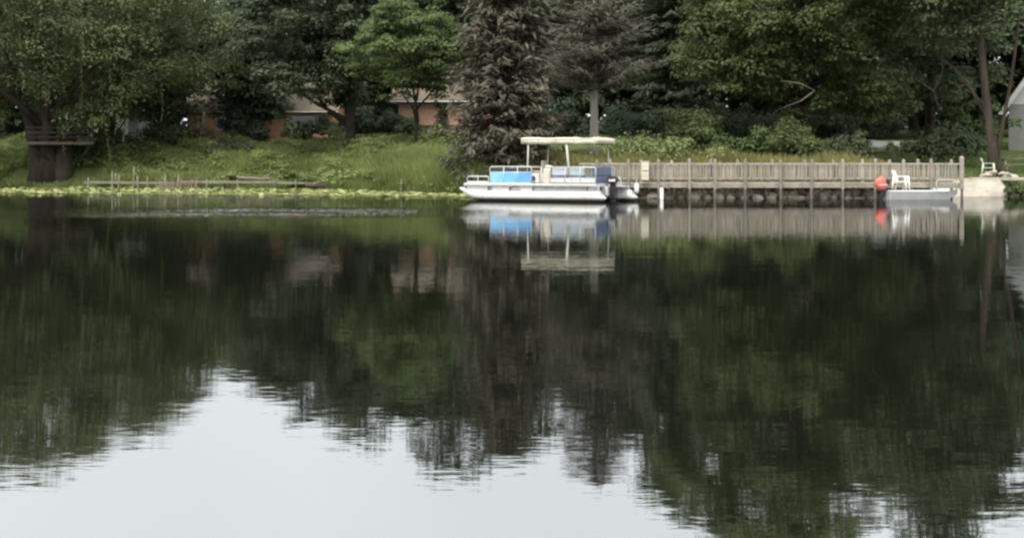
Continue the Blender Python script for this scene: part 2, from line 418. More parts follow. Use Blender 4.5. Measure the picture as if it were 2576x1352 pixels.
def conifer(name, label, loc, H, Rm, cb, leaf, bark, seed, levels=40, nb=8, droop=.35, tip=.25, la=.22, lb=.05, per=60, r0=.22, pw=.8,
            hangs=.5, ragged=.35, topw=0.06, group=None, twig=None, lift=0.0, lean=(0, 0)):
    rg = np.random.default_rng(seed)
    t = thing(name, label, 'tree', loc, 0, group)
    mb = MB(); k = 7
    mb.tube([(lean[0] * i / k + rg.normal() * .04, lean[1] * i / k + rg.normal() * .04, -.3 + (H + .2) * i / k) for i in range(k + 1)],
            [r0 * (1 - i / k) + .02 + (.08 if i == 0 else 0) for i in range(k + 1)], 10)
    mb.build('trunk', bark, t)
    bm_ = MB(); parts = []
    for lv in range(levels):
        tz = lv / levels; z = cb + (H - cb) * tz
        ln0 = Rm * ((1 - tz) ** pw) + topw
        for b in range(nb):
            az = rg.uniform(0, 2 * pi); ln = ln0 * rg.uniform(1 - ragged, 1.08)
            if rg.random() < .06: continue
            zz = z + rg.uniform(-.25, .25) * (H - cb) / levels * 2
            m_ = max(6, int(per * ln / Rm)); s = rg.random(m_) ** .75
            dx, dy = cos(az), sin(az)
            curve = lambda s_: (-droop * ln * s_ + tip * ln * s_ ** 2.4 + lift * ln * s_)
            px = lean[0] * z / H + dx * ln * s; py = lean[1] * z / H + dy * ln * s; pz = zz + curve(s)
            side = rg.normal(size=m_) * .16 * ln * (1 - .55 * s) * np.clip(s * 3, .2, 1)
            p = np.stack([px - dy * side, py + dx * side, pz - np.abs(rg.normal(size=m_)) * .10 * hangs * 2 - np.abs(side) * hangs * .35], 1)
            tn = np.stack([dx + rg.normal(size=m_) * .5 - dy * np.sign(side) * .8, dy + rg.normal(size=m_) * .5 + dx * np.sign(side) * .8,
                           rg.normal(size=m_) * .3 - hangs], 1)
            nr = unit(np.stack([dx * .35 + rg.normal(size=m_) * .35, dy * .35 + rg.normal(size=m_) * .35, np.full(m_, .8)], 1))
            sc = rg.uniform(.6, 1.3, m_)
            parts.append(cards(p, nr, tn, la * sc, lb * sc))
            if twig and ln > .5:
                ss = np.array([0, .35, .7, 1.0])
                bm_.tube([(lean[0] * z / H + dx * ln * q, lean[1] * z / H + dy * ln * q, zz + float(curve(q))) for q in ss], [.04, .03, .02, .008], 4, cap=False)
    V, Fc = merge(parts)
    link('crown', np_mesh('crown', V, Fc), leaf, t)
    if twig: bm_.build('branches', twig, t)
    return t

L_willow = leaf_mat('leaf_willow', (.052, .068, .026), (.135, .160, .060), rnd=.25, nscale=.38)
L_dark = leaf_mat('leaf_dark', (0.031, 0.047, 0.029), (0.073, 0.099, 0.052), 0.36)
L_maple = leaf_mat('leaf_norway_maple', (0.034, 0.047, 0.026), (0.083, 0.104, 0.052), 0.36)
L_light = leaf_mat('leaf_light_green', (.055, .085, .024), (.115, .155, .046), .35)
L_green = leaf_mat('leaf_mid_green', (.044, .066, .020), (.118, .150, .046), .36, rnd=.3)
L_rdark = leaf_mat('leaf_shade_green', (0.044, 0.062, 0.029), (0.099, 0.127, 0.055), 0.36)
L_spruce = leaf_mat('needle_grey_brown', (.064, .060, .040), (.134, .121, .085), .15, .5, .5)
L_pine = leaf_mat('needle_dry_olive', (.068, .066, .044), (.132, .124, .087), .15, .5, .5)
L_back = leaf_mat('leaf_background', (0.031, 0.047, 0.026), (0.075, 0.100, 0.047), 0.36)
L_arbor = leaf_mat('leaf_arborvitae', (.014, .022, .010), (.035, .044, .018), .1)
L_shrub = leaf_mat('leaf_shrub', (.035, .060, .018), (.085, .12, .034))
L_shrub2 = leaf_mat('leaf_bright_shrub', (.11, .15, .045), (.20, .235, .08), .35)
L_yellow = leaf_mat('leaf_yellow', (.20, .21, .03), (.30, .28, .05))

# left willow
x, y = XX(125, 85.3), 85.3
broadleaf('willow_tree', 'huge spreading willow with two thick stems at the left edge', (x, y, gz(x, y)), 17.0, (10.2, 6.5), 2.4, L_willow, M_bark_dark, 11,
          n=760, per=150, cr=(.7, 1.4), la=.105, lb=.05, r0=.62, shape='round', flat=.75, hang=.25, strands=260, hangpos=.16, coff=(.9, 0), lean=(-.6, 0))
will = bpy.data.objects['willow_tree']
rg = np.random.default_rng(5)
for k, (dx, top, r) in enumerate(((-.75, (-3.2, .5, 9.0), .55), (.85, (4.2, -.6, 8.5), .6))):   # the two thick stems
    mb = MB(); mb.tube([(dx, 0, -.4), (dx * .95, 0, .5), (dx * 1.05, .05, 1.8), (dx * 1.5, .1, 3.4), tuple(.5 * np.array(top) + np.array([dx * .4, 0, .6])), top],
                       [r * 1.35, r * 1.0, r * .85, r * .72, r * .5, r * .15], 12)
    mb.build('stem', M_bark_dark, will)

# far row of trees behind the houses: three models, then copies
BLAB = 'dark leafy tree in the wood far behind the houses'
protos = []
for k, (H, R, sd_) in enumerate(((15.0, 4.6, 31), (16.5, 5.0, 32), (13.5, 4.4, 33))):
    protos.append(broadleaf('background_tree', BLAB, (0, 0, 0), H, (R, R * .8), .8, L_back, M_bark_dark, sd_, n=230, per=95, cr=(.8, 1.7), la=.21, lb=.12, r0=.28,
                            group='trees in the wood behind the houses', shape='round', nl=8))
used = [False] * 3
def copy_tree(o, parent=None):
    c = o.copy(); COL.objects.link(c); c.parent = parent
    for ch in o.children: copy_tree(ch, c)
    return c
rows = [(-150, 100, 0, .95), (30, 104, 1, 1.0), (210, 100, 2, 1.05), (390, 106, 0, .95), (520, 108, 2, .85), (640, 110, 2, .84), (760, 106, 0, .86), (890, 103, 1, .9),
        (1010, 106, 0, 1.02), (1150, 102, 1, 1.0), (1290, 104, 0, 1.12), (1440, 103, 2, .98), (1570, 106, 0, .86), (1700, 101, 1, 1.1),
        (1850, 104, 0, 1.25), (2000, 101, 1, 1.15), (2160, 104, 1, 1.05), (2300, 100, 0, 1.1), (2460, 103, 1, 1.0), (2620, 100, 0, 1.05), (2780, 103, 2, 1.1)]
for j, (px, Y, k, sc) in enumerate(rows):
    o = protos[k] if not used[k] else copy_tree(protos[k])
    used[k] = True
    x = XX(px, Y); o.location = (x, Y, gz(x, Y) - .2); o.rotation_euler = (0, 0, j * 1.7); o.scale = (sc * random.uniform(.95, 1.1),) * 2 + (sc,)

rg = np.random.default_rng(99)
n_ = 2600
cen = np.stack([rg.uniform(-75, 75, n_), rg.uniform(113, 119, n_), np.zeros(n_)], 1); cen[:, 2] = zg(cen[:, 0], cen[:, 1]) + rg.random(n_) ** 1.25 * 10.5
V, Fc = leaf_cloud(rg, cen, rg.uniform(1.0, 2.1, n_), 45, .30, .2)
tag(link('woodland_thicket', np_mesh('woodland_thicket', V, Fc), L_back), 'dark undergrowth of the wood behind all the houses', 'undergrowth', kind='stuff')

# individual trees of the bank, left to right
def at(px, Y): x = XX(px, Y); return (x, Y, gz(x, Y))
broadleaf('dark_tree', 'near-black dense tree between the willow and the maple', at(632, 92), 10.4, (2.1, 1.9), .5, L_dark, M_bark_dark, 41,
          n=210, per=120, cr=(.7, 1.4), la=.15, lb=.08, r0=.25, shape='top')
broadleaf('understory_tree', 'low shaded tree between the willow and the orange house', at(412, 91), 7.5, (2.2, 2.0), .5, L_rdark, M_bark_dark, 51,
          n=90, per=110, cr=(.6, 1.1), r0=.15)
broadleaf('understory_sapling', 'low shaded tree just right of the willow stems', at(285, 91.5), 7.0, (2.6, 2.0), .6, L_rdark, M_bark_dark, 52,
          n=110, per=110, cr=(.5, 1.0), r0=.13)
broadleaf('maple_tree', 'dark drooping maple with a black trunk on the lawn', at(880, 84), 12.0, (4.1, 3.4), 2.1, L_maple, M_bark_dark, 42,
          n=330, per=145, cr=(.5, 1.05), la=.11, lb=.07, r0=.30, shape='wide', flat=.45, coff=(-2.3, 0), hang=.3, up=.9, hangpos=.12)
broadleaf('young_tree', 'light yellow-green young tree with a slim trunk before the brick house', at(1045, 79), 8.6, (3.3, 2.6), 2.0, L_light, M_bark_dark, 43,
          n=200, per=160, cr=(.4, .85), la=.09, lb=.05, r0=.11, shape='top', flat=.6, coff=(-.3, 0))
conifer('spruce_tree', 'half-dead grey-brown spruce drooping down behind the boat bow', at(1266, 68.0), 12.0, 3.3, .1, L_spruce, M_bark_dark, 44,
        levels=50, nb=11, droop=.38, tip=.30, la=.24, lb=.06, per=66, pw=.36, hangs=.7, ragged=.45, twig=M_bark)
conifer('dying_pine', 'tall dying pine with a bare pale trunk behind the boat canopy', at(1494, 74), 14.0, 3.7, 4.0, L_pine, M_bark_pale, 45,
        levels=36, nb=11, droop=.02, tip=.12, la=.20, lb=.035, per=95, r0=.24, pw=.50, hangs=.25, ragged=.5, twig=M_bark_pale, lift=.08, topw=.5)
conifer('dark_conifer', 'dark blue-green conifer between the pine and the big tree', at(1690, 86), 17.5, 3.5, .6, L_dark, M_bark_dark, 46,
        levels=44, nb=9, droop=.25, tip=.2, la=.28, lb=.08, per=58, pw=.45, hangs=.4, twig=M_bark_dark)
broadleaf('spreading_tree', 'big mid-green tree sweeping low over the reeds behind the dock', at(2010, 77), 20.5, (7.5, 5.2), .7, L_green, M_bark_dark, 47,
          n=800, per=145, cr=(.65, 1.35), la=.12, lb=.066, r0=.36, shape='round', flat=.65,
          dead=[[(-.1, -4.4, 3.5), (-1.0, -4.9, 3.85), (-1.9, -4.6, 4.0)], [(-.1, -4.4, 3.5), (-.9, -4.8, 2.95), (-1.8, -4.6, 2.6)]])
broadleaf('shade_tree', 'very dark round tree behind the right end of the dock', at(2340, 82), 18.5, (4.8, 3.8), .9, L_rdark, M_bark_dark, 48,
          n=330, per=130, cr=(.6, 1.2), la=.12, lb=.065, r0=.3,
          dead=[[(-.6, -3.6, 2.6), (-1.0, -3.9, 3.6), (-.55, -4.0, 4.6), (-.5, -4.0, 5.8)], [(-1.0, -3.9, 3.6), (-1.9, -4.0, 4.2)]])
broadleaf('bankside_tree', 'tall tree with a bare grey-brown trunk beside the concrete bank', at(2500, 69.5), 16.5, (4.8, 4.0), 5.6, L_rdark, M_bark, 49,
          n=330, per=130, cr=(.6, 1.2), la=.11, lb=.06, r0=.23, lean=(-1.2, 0), coff=(-.8, 0), zmin=5.0, nl=5)
mb = MB(); mb.tube([(.05, -.1, .3), (.35, -.15, 2.4), (.75, -.2, 4.6), (1.1, -.2, 7.2), (1.3, 0, 9)], [.11, .095, .08, .06, .04], 8)
mb.build('stem', M_bark, bpy.data.objects['bankside_tree'])

def shrub(name, label, loc, R, H, leaf, seed, n=26, per=90, la=.09, lb=.045, cat='shrub', group=None, cr=(.22, .45), slim=False):
    rg = np.random.default_rng(seed); t = thing(name, label, cat, loc, 0, group)
    d = unit(rg.normal(size=(n, 3))); d[:, 2] = np.abs(d[:, 2])
    az = np.arctan2(d[:, 1], d[:, 0]); lob = 1 + .35 * np.sin(2 * az + rg.uniform(0, 6)) + .25 * np.sin(3 * az + rg.uniform(0, 6))
    cen = d * (rg.uniform(.4, 1.05, n) * lob)[:, None] * np.array([R * 1.15, R, H * .55]) + np.array([0, 0, H * .34])
    cen[:, 2] = np.maximum(cen[:, 2], .12)
    if slim: cen = np.stack([rg.normal(size=n) * .25 * R, rg.normal(size=n) * .25 * R, np.linspace(.15, .95, n) * H], 1); 
    crs = rg.uniform(*cr, n) * (R / .8)
    if slim: crs = R * (1 - .85 * np.linspace(0, 1, n) ** 1.4) * rg.uniform(.7, 1, n) + .05
    mb = MB()
    for k in range(5):
        q = cen[k * (n // 5)]; mb.tube([(rg.normal() * .05, rg.normal() * .05, -.1), tuple(q * np.array([.4, .4, .5])), tuple(q)], [.025, .018, .008], 5)
    mb.build('stems', M_bark_dark, t)
    V, Fc = leaf_cloud(rg, cen, crs * rg.uniform(.6, 1.3, n), per, la, lb, .85, hangpos=.06)
    link('foliage', np_mesh('foliage', V, Fc), leaf, t)
    return t
shrub('arborvitae', 'small dark narrow evergreen in front of the brick house', at(1112, 78.0), .62, 2.5, L_arbor, 61, n=22, per=110, slim=True, la=.07, lb=.03)
shrub('dark_shrub', 'dark rounded shrub standing alone above the reeds', at(565, 86), .95, 1.15, L_dark, 62)
shrub('yellow_shrub', 'small yellow-leaved shrub before the orange brick house', at(583, 90.5), .5, .9, L_yellow, 63, n=14, per=60)
for j, (px, Y, R, H, lf, lab) in enumerate((
        (640, 90.5, 1.0, 1.5, L_dark, 'dark bush right of the yellow shrub before the brick house'),
        (745, 90.8, .6, 1.1, L_shrub, 'green bush low under the maple before the brick house'),
        (830, 90.5, 1.1, 1.6, L_dark, 'dark bush left of the maple trunk before the brick house'),
        (915, 90, 1.0, 1.9, L_dark, 'dark bush just right of the black maple trunk'),
        (975, 89.5, .9, 1.8, L_dark, 'dark bush at the near corner of the pink brick house'),
        (1035, 86.5, .7, 1.15, L_shrub, 'low bush at the foot of the pink brick house wall'),
        (300, 89, 1.6, 1.6, L_rdark, 'shaded bush under the right side of the willow'),
        (440, 90, 1.5, 1.7, L_rdark, 'shaded bush between the willow and the orange brick house'),
        (215, 86.5, 1.2, 1.5, L_shrub, 'green bush just right of the willow stems'),
        (1600, 80, 1.8, 3.2, L_dark, 'dark tall bush right of the bare pine trunk'),
        (1420, 82, 1.7, 3.0, L_dark, 'dark tall bush left of the bare pine trunk'),
        (1745, 75, 1.5, 3.0, L_green, 'green bush at the low left skirt of the big tree'),
        (2400, 74, 1.8, 2.0, L_rdark, 'dark bush behind the pale lawn chair'),
        (2345, 74, 1.5, 1.9, L_rdark, 'dark bush behind the dock posts left of the lawn chair'),
        (2450, 80, 1.3, 2.8, L_shrub, 'lighter green bush left of the bare bankside trunk'),
        (2130, 73.5, 1.3, 1.6, L_rdark, 'dark bush left of the white upturned dinghy'),
        (1820, 83, 2.0, 2.6, L_dark, 'dark bush in shade left of the big tree trunk'),
        (1950, 84, 2.0, 2.5, L_dark, 'dark bush in shade just behind the big tree trunk'),
        (2080, 84, 2.0, 2.6, L_dark, 'dark bush in shade right of the big tree trunk'),
        (2190, 85, 1.9, 2.4, L_dark, 'dark bush in shade behind the white upturned dinghy'),
        (1985, 72.5, 1.4, 2.0, L_green, 'green bush in the reeds before the big tree trunk'),
        (1640, 69.5, 2.0, 1.5, L_shrub2, 'bright green bush right of the boat canopy'),
        (1870, 72, 1.3, 1.5, L_shrub, 'yellow-green bush in the reeds behind the dock'))):
    shrub('bush', lab, at(px, Y), R, H, lf, 70 + j, n=34, per=95, la=.10, lb=.06, group='bushes on the bank')
shrub('waterside_bush', 'green bush hanging over the water at the right picture edge', (23.6, 64.4, -.05), .58, .8, L_green, 95, n=26, per=110)

# ------------------------------------------------------------------ grass, reeds, lily pads
def blades(rg, x, y, h, w, lean=.25):
    n_ = len(x); z = zg(x, y); az = rg.uniform(0, 2 * pi, n_)
    dx, dy = np.cos(az), np.sin(az); lx, ly = rg.normal(size=n_) * lean * h, rg.normal(size=n_) * lean * h
    v = np.empty((n_, 4, 3), dtype=np.float32)
    for k, (t, s) in enumerate(((0, -1), (0, 1), (1, .35), (1, -.35))):
        v[:, k, 0] = x + dx * w * s * .5 + lx * t; v[:, k, 1] = y + dy * w * s * .5 + ly * t; v[:, k, 2] = z - .05 + (h + .05) * t
    return v.reshape(-1, 3), np.arange(n_ * 4, dtype=np.int32).reshape(-1, 4)
def patchy(x, y, a=.35, b=.5, ph=0.):
    return .5 + .28 * np.sin(x * a + ph) * np.cos(y * b + 1.1 + ph) + .22 * np.sin(x * a * 2.7 + y * 1.3 + 2 + ph)
G_reed = leaf_mat('reed_green', (.145, .20, .055), (.33, .375, .125), .5, .5, .3, grey=.08)
G_weed = leaf_mat('weed_green', (.12, .17, .048), (.33, .375, .125), .4, .6, .3, grey=.08)
G_lawn = leaf_mat('lawn_green', (.105, .155, .046), (.19, .235, .074), .45, .2, .4, grey=.08)
G_dry = leaf_mat('reed_yellowish', (.17, .18, .05), (.31, .275, .095), .4, .5, .4, grey=.08)
rg = np.random.default_rng(21)
def scatter(n_, x0, x1, s0, s1, pw=1.0):
    x = rg.uniform(x0, x1, n_); s = s0 + (s1 - s0) * rg.random(n_) ** pw
    return x, shore(x) + s
x, y = scatter(75000, -40, 1.0, .05, 7.5, 1.2)
s = y - shore(x); pt = patchy(x, y)
h = (.25 + .85 * pt) * rg.uniform(.55, 1.15, len(x)) * np.clip(1.25 - s * .11, .35, 1) * np.clip((x + 46) / 16, .45, 1)
h = np.where((x > -31) & (x < -24.5) & (s < 2.6), h * .35, h)
x2, y2 = scatter(9000, -7, -1.0, .0, 3.0); h2 = rg.uniform(.7, 1.45, len(x2))        # taller clump beside the spruce
V, Fc = blades(rg, np.concatenate([x, x2]), np.concatenate([y, y2]), np.concatenate([h, h2]), rg.uniform(.03, .075, len(x) + len(x2)))
tag(link('reed_bank', np_mesh('reed_bank', V, Fc), G_reed), 'bright green reeds and tall weeds along the left shore', 'reeds', kind='stuff')
x, y = scatter(2100, -42, .5, .2, 8.0); pt = patchy(x, y, .9, .8, 2.)
cen = np.stack([x, y, zg(x, y) + .15 + .95 * pt * pt * rg.uniform(.5, 1.2, len(x))], 1)
keep = ~((x > -31) & (x < -24.5) & (y - shore(x) < 2.6)); cen = cen[keep]
V, Fc = leaf_cloud(rg, cen, rg.uniform(.25, .65, len(cen)), 48, .085, .045, .55, up=1.3)
tag(link('bank_weeds', np_mesh('bank_weeds', V, Fc), G_weed), 'leafy pale green weeds among the reeds of the left bank', 'weeds', kind='stuff')
x, y = scatter(60000, -44, 1.0, 5.5, 20)
V, Fc = blades(rg, x, y, rg.uniform(.08, .26, len(x)), rg.uniform(.05, .10, len(x)), .5)
tag(link('lawn_grass', np_mesh('lawn_grass', V, Fc), G_lawn), 'mown lawn sloping up to the brick houses', 'grass', kind='stuff')
x = rg.uniform(XX(395, 78), XX(505, 78), 150); y = rg.uniform(76.3, 78.3, 150); hh_ = rg.uniform(.25, .85, 150)
V, Fc = blades(rg, x, y, hh_, rg.uniform(.025, .045, 150), .25); V[:, 2] = np.where(V[:, 2] < 0, -.1, V[:, 2]) ; V = V.reshape(-1, 4, 3); V[:, 2:, 2] = hh_[:, None]; V = V.reshape(-1, 3)
tag(link('dry_stalks', np_mesh('dry_stalks', V, Fc), leaf_mat('stalk_tan', (.20, .165, .10), (.34, .29, .19), .2)), 'dry tan reed stalks in the water before the broken pier', 'stalks', kind='stuff')
x, y = scatter(26000, .5, 20.0, .3, 7.0); pt = patchy(x, y, .8, .7)
V, Fc = blades(rg, x, y, 1.1 * (.25 + .75 * pt) * rg.uniform(.5, 1.15, len(x)) * np.clip((20.5 - x) / 4.5, .25, 1), rg.uniform(.03, .07, len(x)))
tag(link('dry_reeds', np_mesh('dry_reeds', V, Fc), G_dry), 'yellowish tall reeds behind the wooden dock', 'reeds', kind='stuff')
x, y = scatter(16000, 18, 36.0, .8, 14)
V, Fc = blades(rg, x, y, rg.uniform(.05, .16, len(x)), rg.uniform(.04, .08, len(x)), .5)
tag(link('bank_grass', np_mesh('bank_grass', V, Fc), G_lawn), 'short grass around the lawn chair on the right bank', 'grass', kind='stuff')

L_pad = leaf_mat('lily_pad_green', (.20, .23, .065), (.36, .385, .14), .15, .35, .55, grey=.08)
n_ = 22000
x = rg.uniform(-40, -1.2, n_); front = np.interp(x, [-40, -26, -15, -7, -1.2], [74, 70.5, 67, 64.6, 62.6]); sh = shore(x) + .2
u_ = rg.random(n_) ** .85; y = front + (sh - front) * u_
keep = (patchy(x, y, .7, .5, 1.) > .30 - .5 * (u_ < .3)) ; x, y = x[keep], y[keep]; n_ = len(x)
z = np.where(rg.random(n_) < .75, rg.uniform(.006, .03, n_), rg.uniform(.03, .11, n_)); r = .04 + .13 * rg.random(n_) ** 2.2
V = np.empty((n_, 6, 3), dtype=np.float32); a0 = rg.uniform(0, 6.28, n_); tx, ty = rg.normal(size=n_) * .12 * (z > .035), rg.normal(size=n_) * .2 * (z > .035)
for k in range(6):
    cx, cy = np.cos(a0 + k * pi / 3) * r, np.sin(a0 + k * pi / 3) * r
    V[:, k] = np.stack([x + cx, y + cy, np.maximum(z + cx * tx + cy * ty, .005)], 1)
tag(link('lily_pads', np_mesh('lily_pads', V.reshape(-1, 3), np.arange(n_ * 6, dtype=np.int32).reshape(-1, 6)), L_pad),
    'band of yellow-green lily pads floating along the left shore', 'lily pads', kind='stuff')

# ------------------------------------------------------------------ houses
M_brick = mat('orange_brick', (.60, .335, .215), .9, .18, 6, bump=.3, spec=.1)
M_brick2 = mat('pink_brick', (.60, .37, .27), .9, .18, 6, bump=.3, spec=.1)
M_roof = mat('tan_shingle', (.135, .11, .085), .95, .2, 5, bump=.3, spec=.1, stretch=(1, 1, 3))
M_roof_dark = mat('dark_shingle', (.06, .055, .05), .95, .2, 5, bump=.3, spec=.1)
M_siding = mat('white_siding', (.62, .62, .58), .7, .05, 2)
M_greyside = mat('grey_siding', (.24, .24, .22), .8, .1, 2)
M_found = mat('pale_foundation', (.48, .44, .38), .9, .12, 3)
M_fascia = mat('dark_brown_trim', (.05, .035, .028), .7, .2, 3)
def window(par, x0, x1, y, z0, z1, frame=M_white):
    f = MB(); t = .07
    f.box(x0 - t, x1 + t, y - .06, y, z0 - t, z0); f.box(x0 - t, x1 + t, y - .06, y, z1, z1 + t)
    f.box(x0 - t, x0, y - .06, y, z0, z1); f.box(x1, x1 + t, y - .06, y, z0, z1)
    f.box((x0 + x1) / 2 - .025, (x0 + x1) / 2 + .025, y - .055, y, z0, z1)
    w = f.build('window', frame, par)
    g = MB(); g.box(x0, x1, y - .03, y - .002, z0, z1); g.build('pane', M_glass, w)
    return w
def house(name, label, x0, x1, y0, y1, zb, ze, zr, wallm, split=None, lowm=None, over=.5):
    t = thing(name, label, 'house', ((x0 + x1) / 2, y0, zb)); ox, oz = (x0 + x1) / 2, zb
    a, b, e, r, d = x0 - ox, x1 - ox, ze - oz, zr - oz, y1 - y0
    zs = (split - oz) if split else 0
    m_ = MB(); m_.box(a, b, 0, d, zs if split else -1.0, e); m_.prism([(0, e), (d, e), (d / 2, r - .12)], a + .01, b - .01, 'x'); m_.build('wall', wallm, t)
    if split: q = MB(); q.box(a + .04, b - .04, .04, d - .04, -1.0, zs - .002); q.build('foundation', lowm, t)
    rf = MB()
    for sgn in (0, 1):
        y_e = -over if sgn == 0 else d + over
        sl = (r - e) / (d / 2); ze_ = e - sl * over
        rf.prism([(y_e, ze_ + .02), (d / 2, r + .0), (d / 2, r + .14), (y_e, ze_ + .16)], a - over, b + over, 'x')
    ro = rf.build('roof', M_roof, t)
    fa = MB(); sl = (r - e) / (d / 2); fa.box(a - over, b + over, -over - .03, -over, e - sl * over - .1, e - sl * over + .13); fa.build('fascia', M_fascia, ro)
    gt = MB(); gt.tube([(a - over, -over - .09, e - sl * over + .05), (b + over, -over - .09, e - sl * over + .05)], .05, 6); gt.build('gutter', M_white, ro)
    return t, ox, oz
# orange brick house, mostly behind the maple
hA, ox, oz = house('brick_house', 'low orange brick house half hidden behind the dark maple', XX(470, 93), XX(835, 93), 93, 101, 2.9, 5.05, 7.0, M_brick)
for (p0, p1) in ((545, 600), (622, 665), (722, 790)): window(hA, XX(p0, 93) - ox, XX(p1, 93) - ox, 0, 3.75 - oz, 4.55 - oz)
m_ = MB(); m_.box(XX(615, 97) - ox, XX(650, 97) - ox, 3.2, 4.0, 3.6, 5.2); m_.build('chimney', M_brick, [c for c in hA.children if c.name.startswith('roof')][0])
# pink brick house
hB, ox, oz = house('brick_bungalow', 'pink brick house with a tan roof behind the slim young tree', XX(1002, 90), XX(1362, 90), 90, 98, 3.0, 5.55, 7.15, M_brick2, split=3.85, lowm=M_found)
for (p0, p1) in ((1165, 1215), (1265, 1310)): window(hB, XX(p0, 90) - ox, XX(p1, 90) - ox, 0, 4.2 - oz, 5.0 - oz)
m_ = MB(); m_.box(XX(1002, 90) - ox - .05, XX(1362, 90) - ox + .05, -.09, -.002, 3.80 - oz, 3.92 - oz); m_.build('ledge', M_fascia, hB)
m_ = MB(); m_.box(XX(1100, 90) - ox, XX(1160, 90) - ox, -.9, -.1, .05, .55, .05); m_.build('porch_step', M_white, hB)
m_ = MB(); m_.tube([(XX(1340, 90) - ox, 1.4, 2.9), (XX(1340, 90) - ox, 1.1, 3.7)], .03, 6)
# white gabled house on the right edge
t = thing('white_house', 'white gabled house at the right edge behind the bankside trunk', 'house', (34.5, 84.5, 1.9), -.36); d = 7.0
m_ = MB(); m_.box(-4.4, 5, 0, d, -1, 3.2); m_.build('wall', M_greyside, t)
m_ = MB(); m_.prism([(-4.4, 3.203), (5, 3.203), (.3, 10.0)], .0, d, 'y'); m_.build('gable', M_siding, t)
rf = MB()
rf.prism([(-4.95, 2.75), (.3, 10.3), (.3, 10.0), (-4.75, 2.72)], -.5, d + .4, 'y'); rf.prism([(5.55, 2.75), (.3, 10.3), (.3, 10.0), (5.35, 2.72)], -.5, d + .4, 'y')
ro = rf.build('roof', M_roof_dark, t)
m_ = MB(); m_.prism([(-5.0, 2.6), (.3, 10.2), (.3, 9.75), (-4.7, 2.55)], -.56, -.503, 'y'); m_.prism([(5.6, 2.6), (.3, 10.2), (.3, 9.75), (5.3, 2.55)], -.56, -.503, 'y'); m_.build('bargeboard', M_white, ro)
for x0 in (-3.3, -1.4, 1.2): window(t, x0, x0 + .95, 0, .5, 1.8)
window(t, -.2, 1.0, 0, 4.4, 5.8)
# pale shed glimpsed under the willow
x = XX(335, 95)
t = thing('garden_shed', 'pale shed glimpsed in gaps under the willow foliage', 'shed', (x, 95, 3.0))
m_ = MB(); m_.box(-1.6, 1.6, 0, 2.4, -.6, 2.1); m_.prism([(-1.6, 2.1), (1.6, 2.1), (0, 3.0)], .002, 2.398, 'y'); m_.build('wall', M_siding, t); t.scale = (.75, .75, .75)
m_ = MB(); m_.prism([(-1.85, 1.98), (0, 3.06), (0, 3.16), (-1.9, 2.06)], -.2, 2.6, 'y'); m_.prism([(1.85, 1.98), (0, 3.06), (0, 3.16), (1.9, 2.06)], -.2, 2.6, 'y'); m_.build('roof', M_roof, t)
m_ = MB(); m_.box(-.45, .45, -.05, -.003, 0, 1.8, .01); dr = m_.build('door', M_greyside, t)
m_ = MB(); m_.box(.30, .36, -.10, -.052, .85, 1.0, .01); m_.build('handle', M_black, dr)

# ------------------------------------------------------------------ wooden platform in the willow
Y0 = 83.9; x0, x1 = XX(62, Y0), XX(236, Y0); zp = ZZ(358, Y0); zb = gz((x0 + x1) / 2, Y0 + 1)
t = thing('tree_platform', 'dark wooden platform with rails built round the willow stems', 'platform', ((x0 + x1) / 2, Y0, zb)); w = (x1 - x0) / 2; zr = zp - zb
m0 = MB(); m0.box(-w, w, -.07, .07, 0, .035, .008); me = m0.mesh('plank')
for k in range(15): o = link('plank', me, M_darkwood, t); o.location = (0, .1 + k * .155, zr)
m_ = MB(); m_.box(-w, w, -.06, -.002, -.14, .04, .01); o = m_.build('fascia', M_bark, t); o.location = (0, 0, zr)
m_ = MB(); m_.box(-.06, .06, -.06, .06, zr - .12, zr + .95, .01); me = m_.mesh('post')
for sx in (-w + .1, -.1, w - .1):
    for sy in (.10, 2.2): o = link('post', me, M_darkwood, t); o.location = (sx, sy, 0)
m_ = MB(); m_.box(-w, w, -.02, .02, -.045, .045, .008); me = m_.mesh('rail')
for sy in (.0, 2.3):
    for zz in (.30, .58, .88): o = link('rail', me, M_bark if zz < .8 and sy < 1 and zz > .5 else M_darkwood, t); o.location = (0, sy, zr + zz)

for sx in (-1, 1): m_ = MB(); m_.tube([(sx * .9, .9, zr - 1.1), (sx * (w - .15), .15, zr - .08)], .06, 6); m_.build('brace', M_darkwood, t)

# ------------------------------------------------------------------ old broken pier and driftwood on the left
Yp = 78.6
t = thing('old_pier', 'low broken grey plank pier among the lily pads', 'pier', (XX(580, Yp), Yp, 0))
def lx(px): return XX(px, Yp) - XX(580, Yp)
rg = np.random.default_rng(3)
def pole(name, a, b, r0, r1, m, par, wob=.03):
    a, b = np.array(a, float), np.array(b, float)
    pts = [a + (b - a) * s_ + rg.normal(size=3) * wob * (0 < s_ < 1) for s_ in (0, .33, .66, 1)]
    m_ = MB(); m_.tube(pts, np.linspace(r0, r1, 4), 7); return m_.build(name, m, par)
for (p0, p1, z0, z1) in ((222, 460, .47, .45), (455, 700, .50, .50), (690, 830, .50, .44)):
    for j in range(3):
        m_ = MB(); a, b = lx(p0) + rg.uniform(-.3, .3), lx(p1) + rg.uniform(-.3, .3); y_ = j * .24; z0 = z0 + rg.uniform(-.03, .03)
        m_.add([(a, y_ - .1, z0 - .11), (b, y_ - .1, z1 - .11), (b, y_ + .1, z1 - .11), (a, y_ + .1, z0 - .11), (a, y_ - .1, z0), (b, y_ - .1, z1), (b, y_ + .1, z1), (a, y_ + .1, z0)],
               [(3, 2, 1, 0), (4, 5, 6, 7), (0, 1, 5, 4), (1, 2, 6, 5), (2, 3, 7, 6), (3, 0, 4, 7)]); m_.build('plank', M_oldwood, t)
